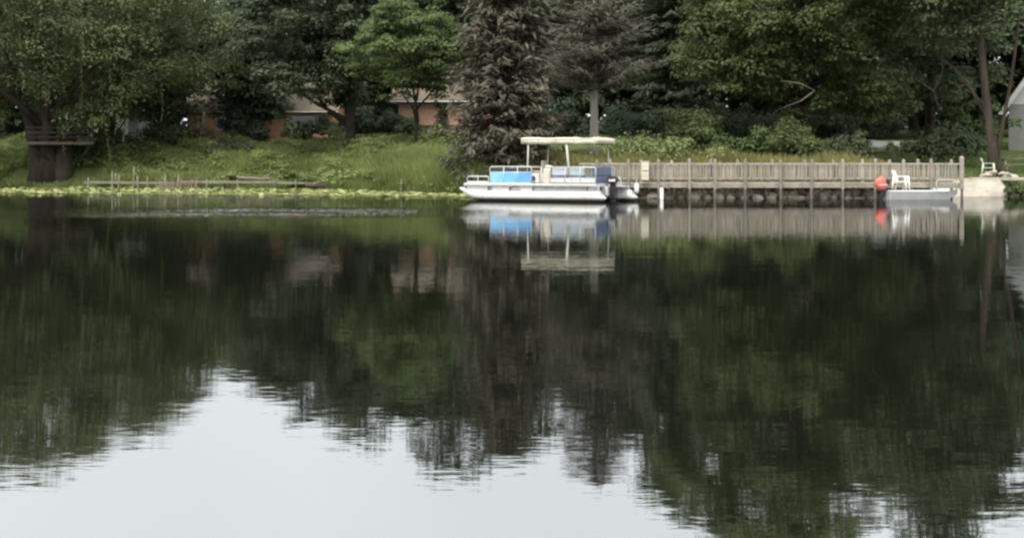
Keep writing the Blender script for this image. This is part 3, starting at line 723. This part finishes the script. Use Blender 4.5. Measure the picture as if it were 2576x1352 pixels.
for (px, top) in ((224, .72), (283, 1.05), (300, .85), (337, 1.32), (350, .8), (372, .75), (450, .85), (520, .6), (600, .62), (690, .66), (745, .6), (825, .58)):
    pole('post', (lx(px), -.12, -.5), (lx(px) + rg.normal() * .04, -.12, top), .045, .03, M_oldwood, t, .01)
for (px, top, py) in ((283, .95, .6), (410, .8, .55), (560, .6, .6)): pole('post', (lx(px), py, -.5), (lx(px), py, top), .05, .04, M_oldwood, t, .01)
o = pole('log', (XX(770, 78.2), 78.2, .30), (XX(945, 77.6), 77.6, .20), .17, .13, M_bark, None)
tag(o, 'thick brown log lying at the right end of the broken pier', 'log')
t = thing('driftwood', 'pale forked driftwood branch lying on the broken pier', 'driftwood', (XX(640, 79.0), 79.0, .55))
pole('limb', (-.95, 0, .12), (.95, .1, .10), .07, .05, M_oldwood, t); pole('limb', (.4, .03, .12), (1.15, .1, .52), .05, .02, M_oldwood, t); pole('limb', (-.6, 0, .1), (-1.0, -.1, .25), .045, .03, M_bark_pale, t)
for k, (px, Y, h_, lab) in enumerate(((413, 74.5, .95, 'thin pale stake standing in the lily pads left of the pier middle'), (1008, 70, .75, 'thin pale stake among reeds left of the boat'))):
    tag(pole('stake', (XX(px, Y), Y, -.5), (XX(px, Y) + .03, Y, h_), .03, .02, M_oldwood, None, .01), lab, 'stake', 'stakes in the shallows')

# ------------------------------------------------------------------ dock
DY = 61.2; DX0, DX1 = 3.0, XX(2420, DY); DW = 1.9; DZ = .68
t = thing('wooden_dock', 'long weathered grey wooden dock with picket railings', 'dock', (DX0, DY, 0)); DL = DX1 - DX0
m_ = MB(); m_.box(-.068, .068, 0, DW, -.035, 0, .006); me = m_.mesh('deck_board')
nb_ = int(DL / .145)
for k in range(nb_): o = link('deck_board', me, M_deck, t); o.location = (.07 + k * .145, 0, DZ)
m_ = MB(); m_.box(0, DL, -.045, -.005, DZ - .22, DZ - .005, .008); me = m_.mesh('fascia_board')
for yy in (0, DW + .05): o = link('fascia_board', me, M_deck, t); o.location = (0, yy, 0)
m_ = MB(); m_.box(-.025, .025, .02, DW - .02, DZ - .2, DZ - .04); me = m_.mesh('joist')
for k in range(24): o = link('joist', me, M_darkwood, t); o.location = (.15 + k * (DL - .3) / 23, 0, 0)
def posts(xs, yy, ztop, z0=-.8, w=.055, m=M_deck):
    for j, xx_ in enumerate(xs):
        q = MB(); zt = ztop + random.uniform(-.03, .04); a = random.uniform(-.012, .012)
        q.add([(-w, -w, z0), (w, -w, z0), (w, w, z0), (-w, w, z0), (-w + a, -w, zt - .05), (w + a, -w, zt - .05), (w + a, w, zt - .05), (-w + a, w, zt - .05), (a, 0, zt)],
              [(3, 2, 1, 0), (0, 1, 5, 4), (1, 2, 6, 5), (2, 3, 7, 6), (3, 0, 4, 7), (4, 5, 8), (5, 6, 8), (6, 7, 8), (7, 4, 8)])
        o = q.build('post', m, t); o.location = (xx_, yy, 0)
near_x = [XX(p, DY) - DX0 for p in (1500, 1580, 1655, 1733, 1797, 1873, 1962, 2040, 2118, 2200, 2270, 2340)]
far_x = [XX(p, DY + DW) - DX0 for p in (1535, 1612, 1690, 1788, 1856, 1942, 2025, 2096, 2170, 2238, 2310, 2395)]
posts(near_x, -.10, 1.72, .42); posts([DL - .06], -.10, 1.84, .42, w=.075); posts(far_x, DW + .12, 1.70, .42)
M_wet = mat('wet_piling_wood', (.085, .072, .055), .8, .35, 3, bump=.4, spec=.3)
for xx_, yy, w_ in [(q, -.10, .06) for q in near_x + [DL - .06]] + [(q, DW + .12, .06) for q in far_x]:
    q = MB(); q.tube([(0, 0, -.9), (random.uniform(-.02, .02), 0, .419)], [w_ * 1.15, w_], 9); o = q.build('piling', M_wet, t); o.location = (xx_, yy, 0)
def rails(yy, pick_y):
    for zz, hh in ((1.50, .075), (.86, .07)):
        q = MB(); q.box(0, DL, yy - .02, yy + .02, zz - hh / 2, zz + hh / 2, .006); q.build('rail', M_deck, t)
    q = MB(); q.box(-.032, .032, -.01, .01, .80, 1.47, .004); me = q.mesh('picket')
    k = 0; xx_ = .08
    while xx_ < DL - .05:
        o = link('picket', me, M_deck, t); o.location = (xx_, pick_y, random.uniform(-.03, .03)); o.rotation_euler = (0, random.uniform(-.03, .03), 0); xx_ += .125
rails(-.02, -.052); rails(DW + .04, DW + .075)

# rubble wall behind and under the dock
t = thing('rubble_wall', 'rough stone rubble wall under the wooden dock', 'stone wall', (DX0, 61.75, 0))
rocks = []
for k in range(5):
    rg = np.random.default_rng(200 + k); import bmesh
    bm = bmesh.new(); bmesh.ops.create_icosphere(bm, subdivisions=2, radius=1)
    for v_ in bm.verts:
        c = v_.co.copy(); f_ = 1 + .22 * sin(c.x * 3 + k) + .16 * sin(c.y * 4 + 2 * k) + .14 * sin(c.z * 5 + k * 3) + rg.normal() * .03
        v_.co = Vector((c.x * f_, c.y * f_ * .8, c.z * f_ * .72))
    me = bpy.data.meshes.new('stone'); bm.to_mesh(me); bm.free(); me.materials.append(M_stone); rocks.append(me)
rg = np.random.default_rng(9)
for row, (zz, yy, r) in enumerate(((-.05, 0, .26), (.22, .28, .22), (.46, .55, .18))):
    xx_ = .3 + row * .13
    while xx_ < 16.3:
        o = link('stone', rocks[rg.integers(5)], None, t); k = r * rg.uniform(.75, 1.3)
        o.location = (xx_, yy + rg.normal() * .08, zz + rg.normal() * .04); o.scale = (k * 1.25, k, k); o.rotation_euler = tuple(rg.uniform(-.5, .5, 2)) + (rg.uniform(0, 6.28),)
        xx_ += k * 2.1

# things on the dock
m_ = MB(); x = XX(1664, 60.85); m_.tube([(0, 0, -.7), (0, 0, .44)], .075, 12); m_.tube([(0, 0, .44), (0, 0, .475)], [.083, .06], 12)
o = m_.build('mooring_post', M_wplastic, None); o.location = (x, 60.85, 0); tag(o, 'white round mooring post in the water below the dock edge', 'post')
m_ = MB(); m_.tube([(0, 0, 0), (0, 0, .06), (0, 0, .12), (0, 0, .36), (0, 0, .42), (0, 0, .47)], [.03, .085, .105, .105, .085, .03], 12)
m_.tube([(0, 0, .46), (0, .02, .62)], .012, 5)
o = m_.build('boat_fender', M_wplastic, None); o.location = (XX(1601, 61.0), 61.0, .20); tag(o, 'white boat fender hanging on the dock side behind the boat stern', 'fender')
t = thing('rail_locker', 'pale tan two-panel locker hung on the dock railing behind the boat stern', 'locker', (XX(1622, 60.95), 60.95, DZ))
m_ = MB(); m_.box(-.17, .17, -.09, .09, .10, .92, .015); m_.build('body', M_tan, t)
for zz in (.12, .54): m_ = MB(); m_.box(-.155, .155, -.125, -.092, zz, zz + .36, .012); m_.build('door_panel', M_cream, t)
m_ = MB(); m_.box(-.19, .19, -.13, .10, .922, .95, .01); m_.build('lid', M_tan, t)

# ------------------------------------------------------------------ pontoon boat
TH = radians(24); PHI = pi - TH
M_pont = mat('pontoon_aluminium', (.54, .535, .515), .5, .14, 3, metal=.15)
_n = M_pont.node_tree.nodes; _l = M_pont.node_tree.links; _b = _n['Principled BSDF']; _src = _b.inputs['Base Color'].links[0].from_socket   # brown scum line at the water
_g = _n.new('ShaderNodeTexCoord'); _s = _n.new('ShaderNodeSeparateXYZ'); _l.new(_g.outputs['Object'], _s.inputs[0])
_m = _n.new('ShaderNodeMapRange'); _m.inputs['From Min'].default_value = .09; _m.inputs['From Max'].default_value = .15; _l.new(_s.outputs['Z'], _m.inputs['Value'])
_x = _n.new('ShaderNodeMix'); _x.data_type = 'RGBA'; _x.inputs[6].default_value = (.055, .046, .032, 1); _l.new(_m.outputs[0], _x.inputs[0]); _l.new(_src, _x.inputs[7]); _l.new(_x.outputs[2], _b.inputs['Base Color'])
t = thing('pontoon_boat', 'white pontoon boat with blue side panel and cream canopy', 'boat', (1.12, 58.1, 0), PHI)
def U(cx): return -3.15 + (1980 - cx) * .00342
for sv, ext in ((1.0, 0.0), (-1.0, .62)):
    m_ = MB(); st = -3.15 - ext
    m_.tube([(st - .02, sv, .24), (st, sv, .21), (st + .12, sv, .21), (1.9, sv, .21), (2.35, sv, .24), (2.7, sv, .33), (3.0, sv, .45), (3.15, sv, .52)],
            [.17, .215, .24, .24, .225, .17, .09, .025], 20)
    p_ = m_.build('pontoon', M_pont, t)
    m_ = MB(); m_.box(st + .2, 2.2, sv - .03, sv + .03, .445, .565); m_.build('keel_rail', M_alu, p_)
    for ux in (st + .6, -1.0, .8, 2.0):
        m_ = MB(); m_.tube([(ux, sv, .21), (ux + .03, sv, .21)], .245, 20); m_.build('weld_seam', M_pont, p_)
for k in range(11):
    m_ = MB(); ux = -2.8 + k * .53; m_.box(ux - .03, ux + .03, -1.15, 1.15, .562, .618); m_.build('cross_member', M_alu, t)
m_ = MB(); m_.box(-2.95, 2.85, -1.21, 1.21, .62, .70, .02); m_.build('deck', M_boatgrey, t)
m_ = MB()
for sv in (1.212, -1.235): m_.box(-2.95, 2.85, sv, sv + .023, .60, .73, .006)
m_.box(2.852, 2.875, -1.21, 1.21, .60, .73, .006); m_.box(-2.975, -2.952, -1.21, 1.21, .60, .73, .006)
m_.build('deck_trim', M_white, t)
m_ = MB(); m_.box(-2.9, 2.8, 1.236, 1.25, .635, .665, .004); m_.build('rub_rail', M_boatgrey, t)
for (c0, c1) in ((1265, 1800), (590, 810), (950, 1110), (1890, 1960), (250, 530)):        # side skirts below the deck with gaps between
    m_ = MB(); m_.box(U(c1), U(c0), 1.10, 1.14, .40, .598, .01); m_.build('side_skirt', M_boatgrey if c0 > 1200 else M_alu, t)
def fence(u0, u1, v_, pan, zp0, zp1, ztop=1.40, nm=3):
    fr_ = MB(); rr = .018
    fr_.tube([(u0, v_, .70), (u0, v_, ztop - .05), (u0 + .05, v_, ztop), (u1 - .05, v_, ztop), (u1, v_, ztop - .05), (u1, v_, .70)], rr, 7)
    fr_.tube([(u0, v_, zp1 + .01), (u1, v_, zp1 + .01)], rr * .8, 6); fr_.tube([(u0, v_, zp0 - .01), (u1, v_, zp0 - .01)], rr * .8, 6)
    for k in range(1, nm): fr_.tube([(u0 + (u1 - u0) * k / nm, v_, .70), (u0 + (u1 - u0) * k / nm, v_, ztop)], rr * .8, 6)
    f_ = fr_.build('rail_frame', M_alu, t)
    pans = pan if isinstance(pan, tuple) else (pan,) * nm
    for k in range(nm):
        a_, b_ = u0 + (u1 - u0) * k / nm, u0 + (u1 - u0) * (k + 1) / nm
        q = MB(); q.box(a_ + .016, b_ - .016, v_ - .012, v_ + .012, zp0, zp1, .004); q.build('panel', pans[k], f_)
    return f_
M_blue2 = mat('deeper_blue_panel', (.13, .36, .66), .5, .22, 2.2); M_blue3 = mat('pale_blue_panel', (.21, .48, .72), .5, .2, 2.2)
fence(U(1100), U(560), 1.13, (M_blue2, M_blue, M_blue3), .75, 1.17)
fence(U(1910), U(1340), 1.13, M_white, .78, .93, 1.38)
fence(-2.9, 1.75, -1.13, M_white, .75, 1.1, 1.38, 6)
fence(U(540), U(255), 1.13, M_alu, .74, .78, 1.0, 2)
fence(1.8, 2.75, -1.13, M_alu, .74, .78, 1.0, 2)
g = MB(); v_ = 1.13
for zz in (1.12, .80): g.tube([(U(1225), v_, zz), (U(1112), v_, zz)], .015, 6)
g.tube([(U(1225), v_, .70), (U(1225), v_, 1.36)], .016, 6)
g.build('side_gate', M_alu, t)
m_ = MB(); m_.box(U(1335), U(1235), .62, 1.06, .70, 1.32, .05); m_.box(U(1345), U(1255), .72, 1.0, 1.32, 1.46, .04)
c_ = m_.build('helm_console', M_beige, t)
m_ = MB(); m_.tube([(U(1345), .85 + .17 * cos(a), 1.32 + .17 * sin(a)) for a in np.linspace(0, 2 * pi, 17)], .014, 6, cap=False); m_.build('steering_wheel', M_black, c_)
def seat(u0, u1, v0, v1, back, ms_, mb_):
    q = MB(); q.box(u0, u1, v0, v1, .70, 1.02, .04); s_ = q.build('seat', ms_, t)
    q = MB()
    if back == 'near': q.box(u0, u1, v1 - .14, v1, 1.022, 1.34, .04)
    elif back == 'rear': q.box(u0, u0 + .16, v0, v1, 1.022, 1.40, .04)
    q.build('backrest', mb_, s_); return s_
seat(U(1560), U(1350), .62, 1.08, 'near', M_navy, mat('pale_blue_grey_vinyl', (.42, .45, .50), .6))
seat(U(1760), U(1570), .62, 1.08, 'near', M_navy, mat('pale_green_vinyl', (.36, .45, .45), .6))
seat(U(1905), U(1765), -.1, 1.08, 'rear', M_navy, M_navy)
seat(-2.8, -2.3, -1.05, -.2, 'rear', M_navy, M_navy)
seat(U(1090), U(580), .60, 1.08, 'near', M_navy, M_black)
seat(.2, 1.6, -1.08, -.6, 'none', M_navy, M_navy) if False else None
m_ = MB(); m_.tube([(U(1080), .1, .70), (U(1080), .1, 1.15)], .03, 8); m_.box(U(1080) - .22, U(1080) + .22, -.12, .32, 1.15, 1.23, .03); m_.box(U(1080) - .24, U(1080) - .14, -.12, .32, 1.23, 1.66, .04)
m_.build('helm_chair', M_beige, t)
# canopy: crowned cloth with a valance, on poles
cu0, cu1, cv = -2.92, .33, 1.1
nu, nv = 15, 9; vs = []; fs = []
for i in range(nu):
    for j in range(nv):
        a, b = i / (nu - 1), j / (nv - 1)
        z = 2.56 + .035 * (1 - (2 * b - 1) ** 2) + .012 * cos(a * 4 * pi) * (1 - .3 * abs(2 * b - 1)) - .03 * (1 - a)
        vs.append((cu0 + (cu1 - cu0) * a, -cv + 2 * cv * b, z))
for i in range(nu - 1):
    for j in range(nv - 1): fs.append((i * nv + j, (i + 1) * nv + j, (i + 1) * nv + j + 1, i * nv + j + 1))
edge = [i * nv for i in range(nu)] + [(nu - 1) * nv + j for j in range(1, nv)] + [i * nv + nv - 1 for i in range(nu - 2, -1, -1)] + [j for j in range(nv - 2, 0, -1)]
b0 = len(vs)
for e_ in edge: x_, y_, z_ = vs[e_]; vs.append((x_ * 1.0, y_ * 1.012, z_ - .245 + .012 * sin(x_ * 9 + y_ * 5)))
for k in range(len(edge)): fs.append((edge[k], edge[(k + 1) % len(edge)], b0 + (k + 1) % len(edge), b0 + k))
m_ = MB(); m_.add(vs, fs, True); can = m_.build('canopy', M_cream, t)
md = can.modifiers.new('thick', 'SOLIDIFY'); md.thickness = .012
M_seam = mat('canvas_seam', (.40, .37, .28), .9, .15, 3)
for cu in (-2.0, -1.2, -.45): q = MB(); q.box(cu, cu + .025, 1.117, 1.124, 2.37, 2.53, .002); q.build('seam', M_seam, can)
q = MB(); q.box(cu0 + .02, cu1 - .02, 1.117, 1.126, 2.50, 2.525, .002); q.build('hem', M_seam, can)
M_pole = mat('pale_pole', (.52, .51, .44), .6, .08, 2)
for (pu, pv, top, r) in ((.08, 1.06, .02, .032), (-1.80, 1.06, -1.62, .05), (.08, -1.06, .02, .022), (-2.72, -1.06, -2.60, .035)):
    m_ = MB(); m_.tube([(pu, pv, .70), (top, pv, 2.54)], r, 8); m_.build('canopy_pole', M_pole, t)
for cu in (.02, -1.62, -2.6):
    m_ = MB(); m_.tube([(cu, -1.06, 2.50), (cu, -.6, 2.56), (cu, 0, 2.60), (cu, .6, 2.56), (cu, 1.06, 2.50)], .018, 6); m_.build('canopy_bow', M_alu, can)
# outboard
ob = MB(); ob.box(-3.42, -3.02, -.17, .17, .70, 1.02, .08); o = ob.build('outboard_cowl', M_black, t); o['label'] = 'black outboard engine cowl'
q = MB(); q.box(-3.36, -3.12, -.07, .07, -.45, .70, .03); q.box(-3.55, -3.05, -.12, .12, .12, .16, .01); q.build('outboard_leg', M_black, o)
q = MB(); q.box(-3.38, -3.1, -.176, .176, .80, .90, .01); q.build('stripe', M_wplastic, o)
q = MB(); q.box(-3.10, -2.80, -.30, .30, .22, .60, .03); q.build('motor_mount', M_alu, t)
q = MB()
for sv in (-.95, -.62): q.tube([(-3.0, sv, 1.0), (-3.18, sv, .98), (-3.25, sv, .7), (-3.25, sv, .05)], .016, 6)
for zz in (.15, .40, .65): q.tube([(-3.25, -.95, zz), (-3.25, -.62, zz)], .016, 6)
q.build('boarding_ladder', M_alu, t)
q = MB(); q.box(-3.55, -2.98, -1.2, -.35, .56, .615, .015); q.build('stern_platform', M_boatgrey, t)

# ------------------------------------------------------------------ small flat boat with red outboard, chair
Yj = 60.0; xj0, xj1 = XX(2228, Yj), XX(2402, Yj)
t = thing('flat_boat', 'low grey aluminium flat boat with a red outboard moored at the dock', 'boat', (xj0, Yj, 0), radians(4)); L_ = xj1 - xj0
m_ = MB(); sec = []
for (u, hw, zb_, zt) in ((0, .60, -.10, .33), (.3, .62, -.12, .33), (L_ * .6, .62, -.12, .34), (L_ * .85, .57, .0, .37), (L_, .45, .20, .42)):
    sec.append([(u, -hw, zt), (u, -hw * .85, zb_), (u, hw * .85, zb_), (u, hw, zt), (u, hw - .04, zt), (u, (hw - .04) * .85, zb_ + .04), (u, -(hw - .04) * .85, zb_ + .04), (u, -hw + .04, zt)])
vs = [p for s_ in sec for p in s_]; fs = []
for i in range(len(sec) - 1):
    for k in range(8): fs.append((i * 8 + k, i * 8 + (k + 1) % 8, (i + 1) * 8 + (k + 1) % 8, (i + 1) * 8 + k))
fs += [(0, 1, 2, 3, 4, 5, 6, 7), tuple(32 + k for k in (7, 6, 5, 4, 3, 2, 1, 0))]
fs = fs[:-2] + [(0, 1, 6, 7), (1, 2, 5, 6), (2, 3, 4, 5), (32, 39, 38, 33), (33, 38, 37, 34), (34, 37, 36, 35)]
m_.add(vs, fs); m_.build('hull', M_boatgrey, t)
m_ = MB(); m_.box(-.03, .03, -.58, .58, -.10, .36, .01); m_.build('transom', M_boatgrey, t)
for sv in (-.62, .58): m_ = MB(); m_.box(0, L_ * .85, sv, sv + .05, .331, .375, .012); m_.build('gunwale', M_alu, t)
m_ = MB(); m_.box(.35, L_ * .86, -.5, .5, .28, .325, .01); m_.build('floor_deck', M_alu, t)
m_ = MB(); m_.box(L_ - .75, L_ - .35, -.5, .5, .34, .46, .02); m_.build('bench', M_alu, t)
m_ = MB(); m_.tube([(L_ - .95, -.55, .36), (L_ - .95, -.55, .78), (L_ - .90, -.55, .82), (L_ - .1, -.45, .82), (L_ - .05, -.45, .78), (L_ - .05, -.45, .40)], .022, 7); m_.build('bow_rail', M_pole, t)
m_ = MB(); vs = []
for (z, a, b, sh) in ((.38, .10, .09, .02), (.43, .19, .13, 0), (.56, .24, .16, -.02), (.70, .23, .16, -.05), (.82, .19, .14, -.10), (.90, .12, .09, -.14)):
    vs += [(-.20 + sh + a * math.copysign(abs(cos(w_)) ** .6, cos(w_)), b * math.copysign(abs(sin(w_)) ** .6, sin(w_)), z + .10 * cos(w_) * (z > .6)) for w_ in np.linspace(0, 2 * pi, 14, endpoint=False)]
fs = [(r * 14 + k, r * 14 + (k + 1) % 14, r * 14 + 14 + (k + 1) % 14, r * 14 + 14 + k) for r in range(5) for k in range(14)] + [tuple(range(13, -1, -1)), tuple(70 + k for k in range(14))]
m_.add(vs, fs, True); o = m_.build('outboard_cowl', M_red, t); o['label'] = 'bright red outboard engine cowl'
q = MB(); q.box(-.30, -.14, -.06, .06, -.5, .42, .03); q.box(-.14, .06, -.10, .10, .22, .42, .02); q.box(-.45, -.12, -.1, .1, -.06, -.03, .01); q.build('outboard_leg', M_black, o)
q = MB(); q.box(-.36, .02, -.172, .172, .60, .635, .006); q.build('stripe', M_wplastic, o)
q = MB(); q.box(-.40, .06, -.13, .13, .36, .43, .02); q.build('lower_pan', M_black, o)
q = MB(); q.box(-.30, -.08, -.08, .08, .08, .36, .03); q.build('midsection', M_black, o)
q = MB(); q.box(.03, .16, -.12, .12, .62, .86, .04); q.build('fuel_tank', M_black, o)
q = MB(); q.tube([(-.02, 0, .55), (.45, .1, .62)], [.02, .028], 7); q.build('tiller', M_black, o)

def plastic_chair(name, label, loc, rz, m, sc=1.0, group=None):
    t = thing(name, label, 'chair', loc, rz, group); t.scale = (sc,) * 3
    q = MB(); q.box(-.26, .26, -.25, .25, .40, .44, .015); q.build('seat', m, t)
    bk = None
    q = MB(); n7 = 9; vs = []; fs = []
    for i in range(5):
        for k in range(n7):
            a = -1 + 2 * k / (n7 - 1); zz = .44 + .44 * i / 4; ww = .25 + .03 * i / 4 - (.06 if i == 4 and abs(a) > .9 else 0)
            vs.append((a * ww, .24 + .14 * i / 4 - .06 * a * a, zz + (.03 * (1 - a * a) if i == 4 else 0)))
    for i in range(4):
        for k in range(n7 - 1): fs.append((i * n7 + k, i * n7 + k + 1, (i + 1) * n7 + k + 1, (i + 1) * n7 + k))
    q.add(vs, fs, True); bk = q.build('backrest', m, t); md = bk.modifiers.new('thick', 'SOLIDIFY'); md.thickness = .02
    for sx in (-1, 1):
        q = MB(); q.box(sx * .29 - .03, sx * .29 + .03, -.27, .30, .63, .66, .01); q.build('armrest', m, t)
        for (yy, y2, zt) in ((-.24, -.29, .63), (.24, .32, .63)):
            q = MB(); q.tube([(sx * .285, yy, zt), (sx * .30, y2, 0)], [.045, .034], 6); q.build('leg', m, t)
    return t
plastic_chair('plastic_chair', 'white plastic armchair standing in the grey flat boat', (XX(2266, Yj), Yj, .327), radians(62), M_wplastic)

# ------------------------------------------------------------------ concrete bank, lawn things
xr0, xr1 = XX(2395, 65), XX(2532, 65.4)
m_ = MB(); nxr, nyr = 15, 6; vs = []; fs = []
for i in range(nxr):
    a = i / (nxr - 1)
    for j in range(nyr):
        b = j / (nyr - 1)
        X_ = xr0 - 1.7 * (1 - b) * (1 - a) ** 2 + (xr1 - xr0) * a + .8 * b * (1 - a)
        zt = .80 - .03 * (1 - a)
        vs.append((X_, 64.6 + 1.9 * b + .15 * (1 - a), -.12 + (zt + .12) * (b ** .8) + random.uniform(-.012, .012)))
for i in range(nxr - 1):
    for j in range(nyr - 1): fs.append((i * nyr + j, (i + 1) * nyr + j, (i + 1) * nyr + j + 1, i * nyr + j + 1))
# back and bottom to make it a solid slab
b0 = len(vs)
for i in range(nxr): vs.append((vs[i * nyr + nyr - 1][0], 67.6, .80)); vs.append((vs[i * nyr + nyr - 1][0], 67.6, -.4)); vs.append((vs[i * nyr][0], 64.6, -.4))
for i in range(nxr - 1):
    a, c = b0 + 3 * i, b0 + 3 * (i + 1)
    fs += [(i * nyr + nyr - 1, (i + 1) * nyr + nyr - 1, c, a), (a, c, c + 1, a + 1), (a + 1, c + 1, c + 2, a + 2), (a + 2, c + 2, (i + 1) * nyr, i * nyr)]
fs += [tuple(range(nyr)) + (b0, b0 + 1, b0 + 2), tuple((nxr - 1) * nyr + j for j in range(nyr))[::-1] + (b0 + 3 * (nxr - 1) + 2, b0 + 3 * (nxr - 1) + 1, b0 + 3 * (nxr - 1))]
m_.add(vs, fs); o = m_.build('concrete_bank', M_conc, None); tag(o, 'pale tan concrete slope at the water beside the dock end', 'ramp')
m_ = MB(); m_.box(XX(2440, 66.6), XX(2640, 66.6), 66.45, 66.9, .70, .84, .02); tag(m_.build('kerb', M_conc, None), 'pale concrete edging along the top of the slope', 'kerb')

t = thing('stone_mound', 'pale triangular heap of flat stones at the bankside trunk foot', 'stone heap', (XX(2507, 67.2), 67.2, .82))
rg = np.random.default_rng(77)
for k in range(26):
    a = rg.uniform(-1, 1); hh = rg.uniform(0, 1) * (1 - abs(a)); o = link('stone', rocks[k % 5].copy() if False else rocks[k % 5], None, t)
    o.location = (a * .85, rg.uniform(-.2, .25), .05 + hh * .42); s_ = rg.uniform(.10, .18); o.scale = (s_ * 1.4, s_ * 1.1, s_ * .8); o.rotation_euler = (0, 0, rg.uniform(0, 6))
for o in t.children:
    if o.material_slots: o.material_slots[0].link = 'OBJECT'; o.material_slots[0].material = M_conc
xl = XX(2470, 69.5)
plastic_chair('lawn_chair', 'pale green lawn chair on the grass left of the bare trunk', (xl, 68.6, gz(xl, 68.6)), radians(72), mat('pale_green_plastic', (.52, .56, .46), .5), 1.0)
t = thing('picnic_table', 'weathered picnic table on the grass at the right picture edge', 'table', (XX(2560, 70), 70.2, gz(XX(2560, 70), 70.2)))
q = MB(); q.box(-.9, .9, -.065, .065, 0, .035, .006); me = q.mesh('plank')
for k in range(5): o = link('plank', me, M_deck, t); o.location = (0, -.3 + k * .15, .72)
for yy in (-.75, .75): o = link('bench_plank', me, M_deck, t); o.location = (0, yy, .42)
for sx in (-.65, .65):
    for sy in (-1, 1): q = MB(); q.tube([(sx, sy * .62, 0), (sx, sy * .18, .72)], .045, 5); q.build('leg', M_deck, t)
    q = MB(); q.box(sx - .03, sx + .03, -.8, .8, .34, .42, .006); q.build('brace', M_deck, t)
x_, y_ = XX(2224, 77.5), 77.5
t = thing('dinghy', 'white upturned dinghy on trestles among the dark bushes behind the dock', 'boat', (x_, y_, gz(x_, y_)))
vs = []; fs = []; nu, nv = 11, 9; zb = ZZ(371, 77.5) - gz(x_, y_)
for i in range(nu):
    a = i / (nu - 1); w_ = .5 * (1 - max(0, (a - .35) / .65) ** 2.4) * (.88 + .12 * min(1, a * 5)) + .01
    for j in range(nv): b = -1 + 2 * j / (nv - 1); vs.append((-.85 + 1.7 * a, b * w_, zb + (.42 - .14 * a) * (1 - abs(b) ** 2.6) + .06 * a * a))
for i in range(nu - 1):
    for j in range(nv - 1): fs.append((i * nv + j, (i + 1) * nv + j, (i + 1) * nv + j + 1, i * nv + j + 1))
fs.append(tuple(range(nv)))
q = MB(); q.add(vs, fs, True); o = q.build('hull', mat('chalky_white_hull', (.5, .5, .46), .7, .1), t); md = o.modifiers.new('thick', 'SOLIDIFY'); md.thickness = .02
for sx in (-.5, .4):
    q = MB(); q.tube([(sx, -.35, zb - .02), (sx, .35, zb - .02)], .04, 6)
    for sy in (-.3, .3): q.tube([(sx - .12, sy * 1.2, -.05), (sx, sy, zb - .02), (sx + .12, sy * 1.2, -.05)], .03, 5)
    q.build('trestle', M_oldwood, t)
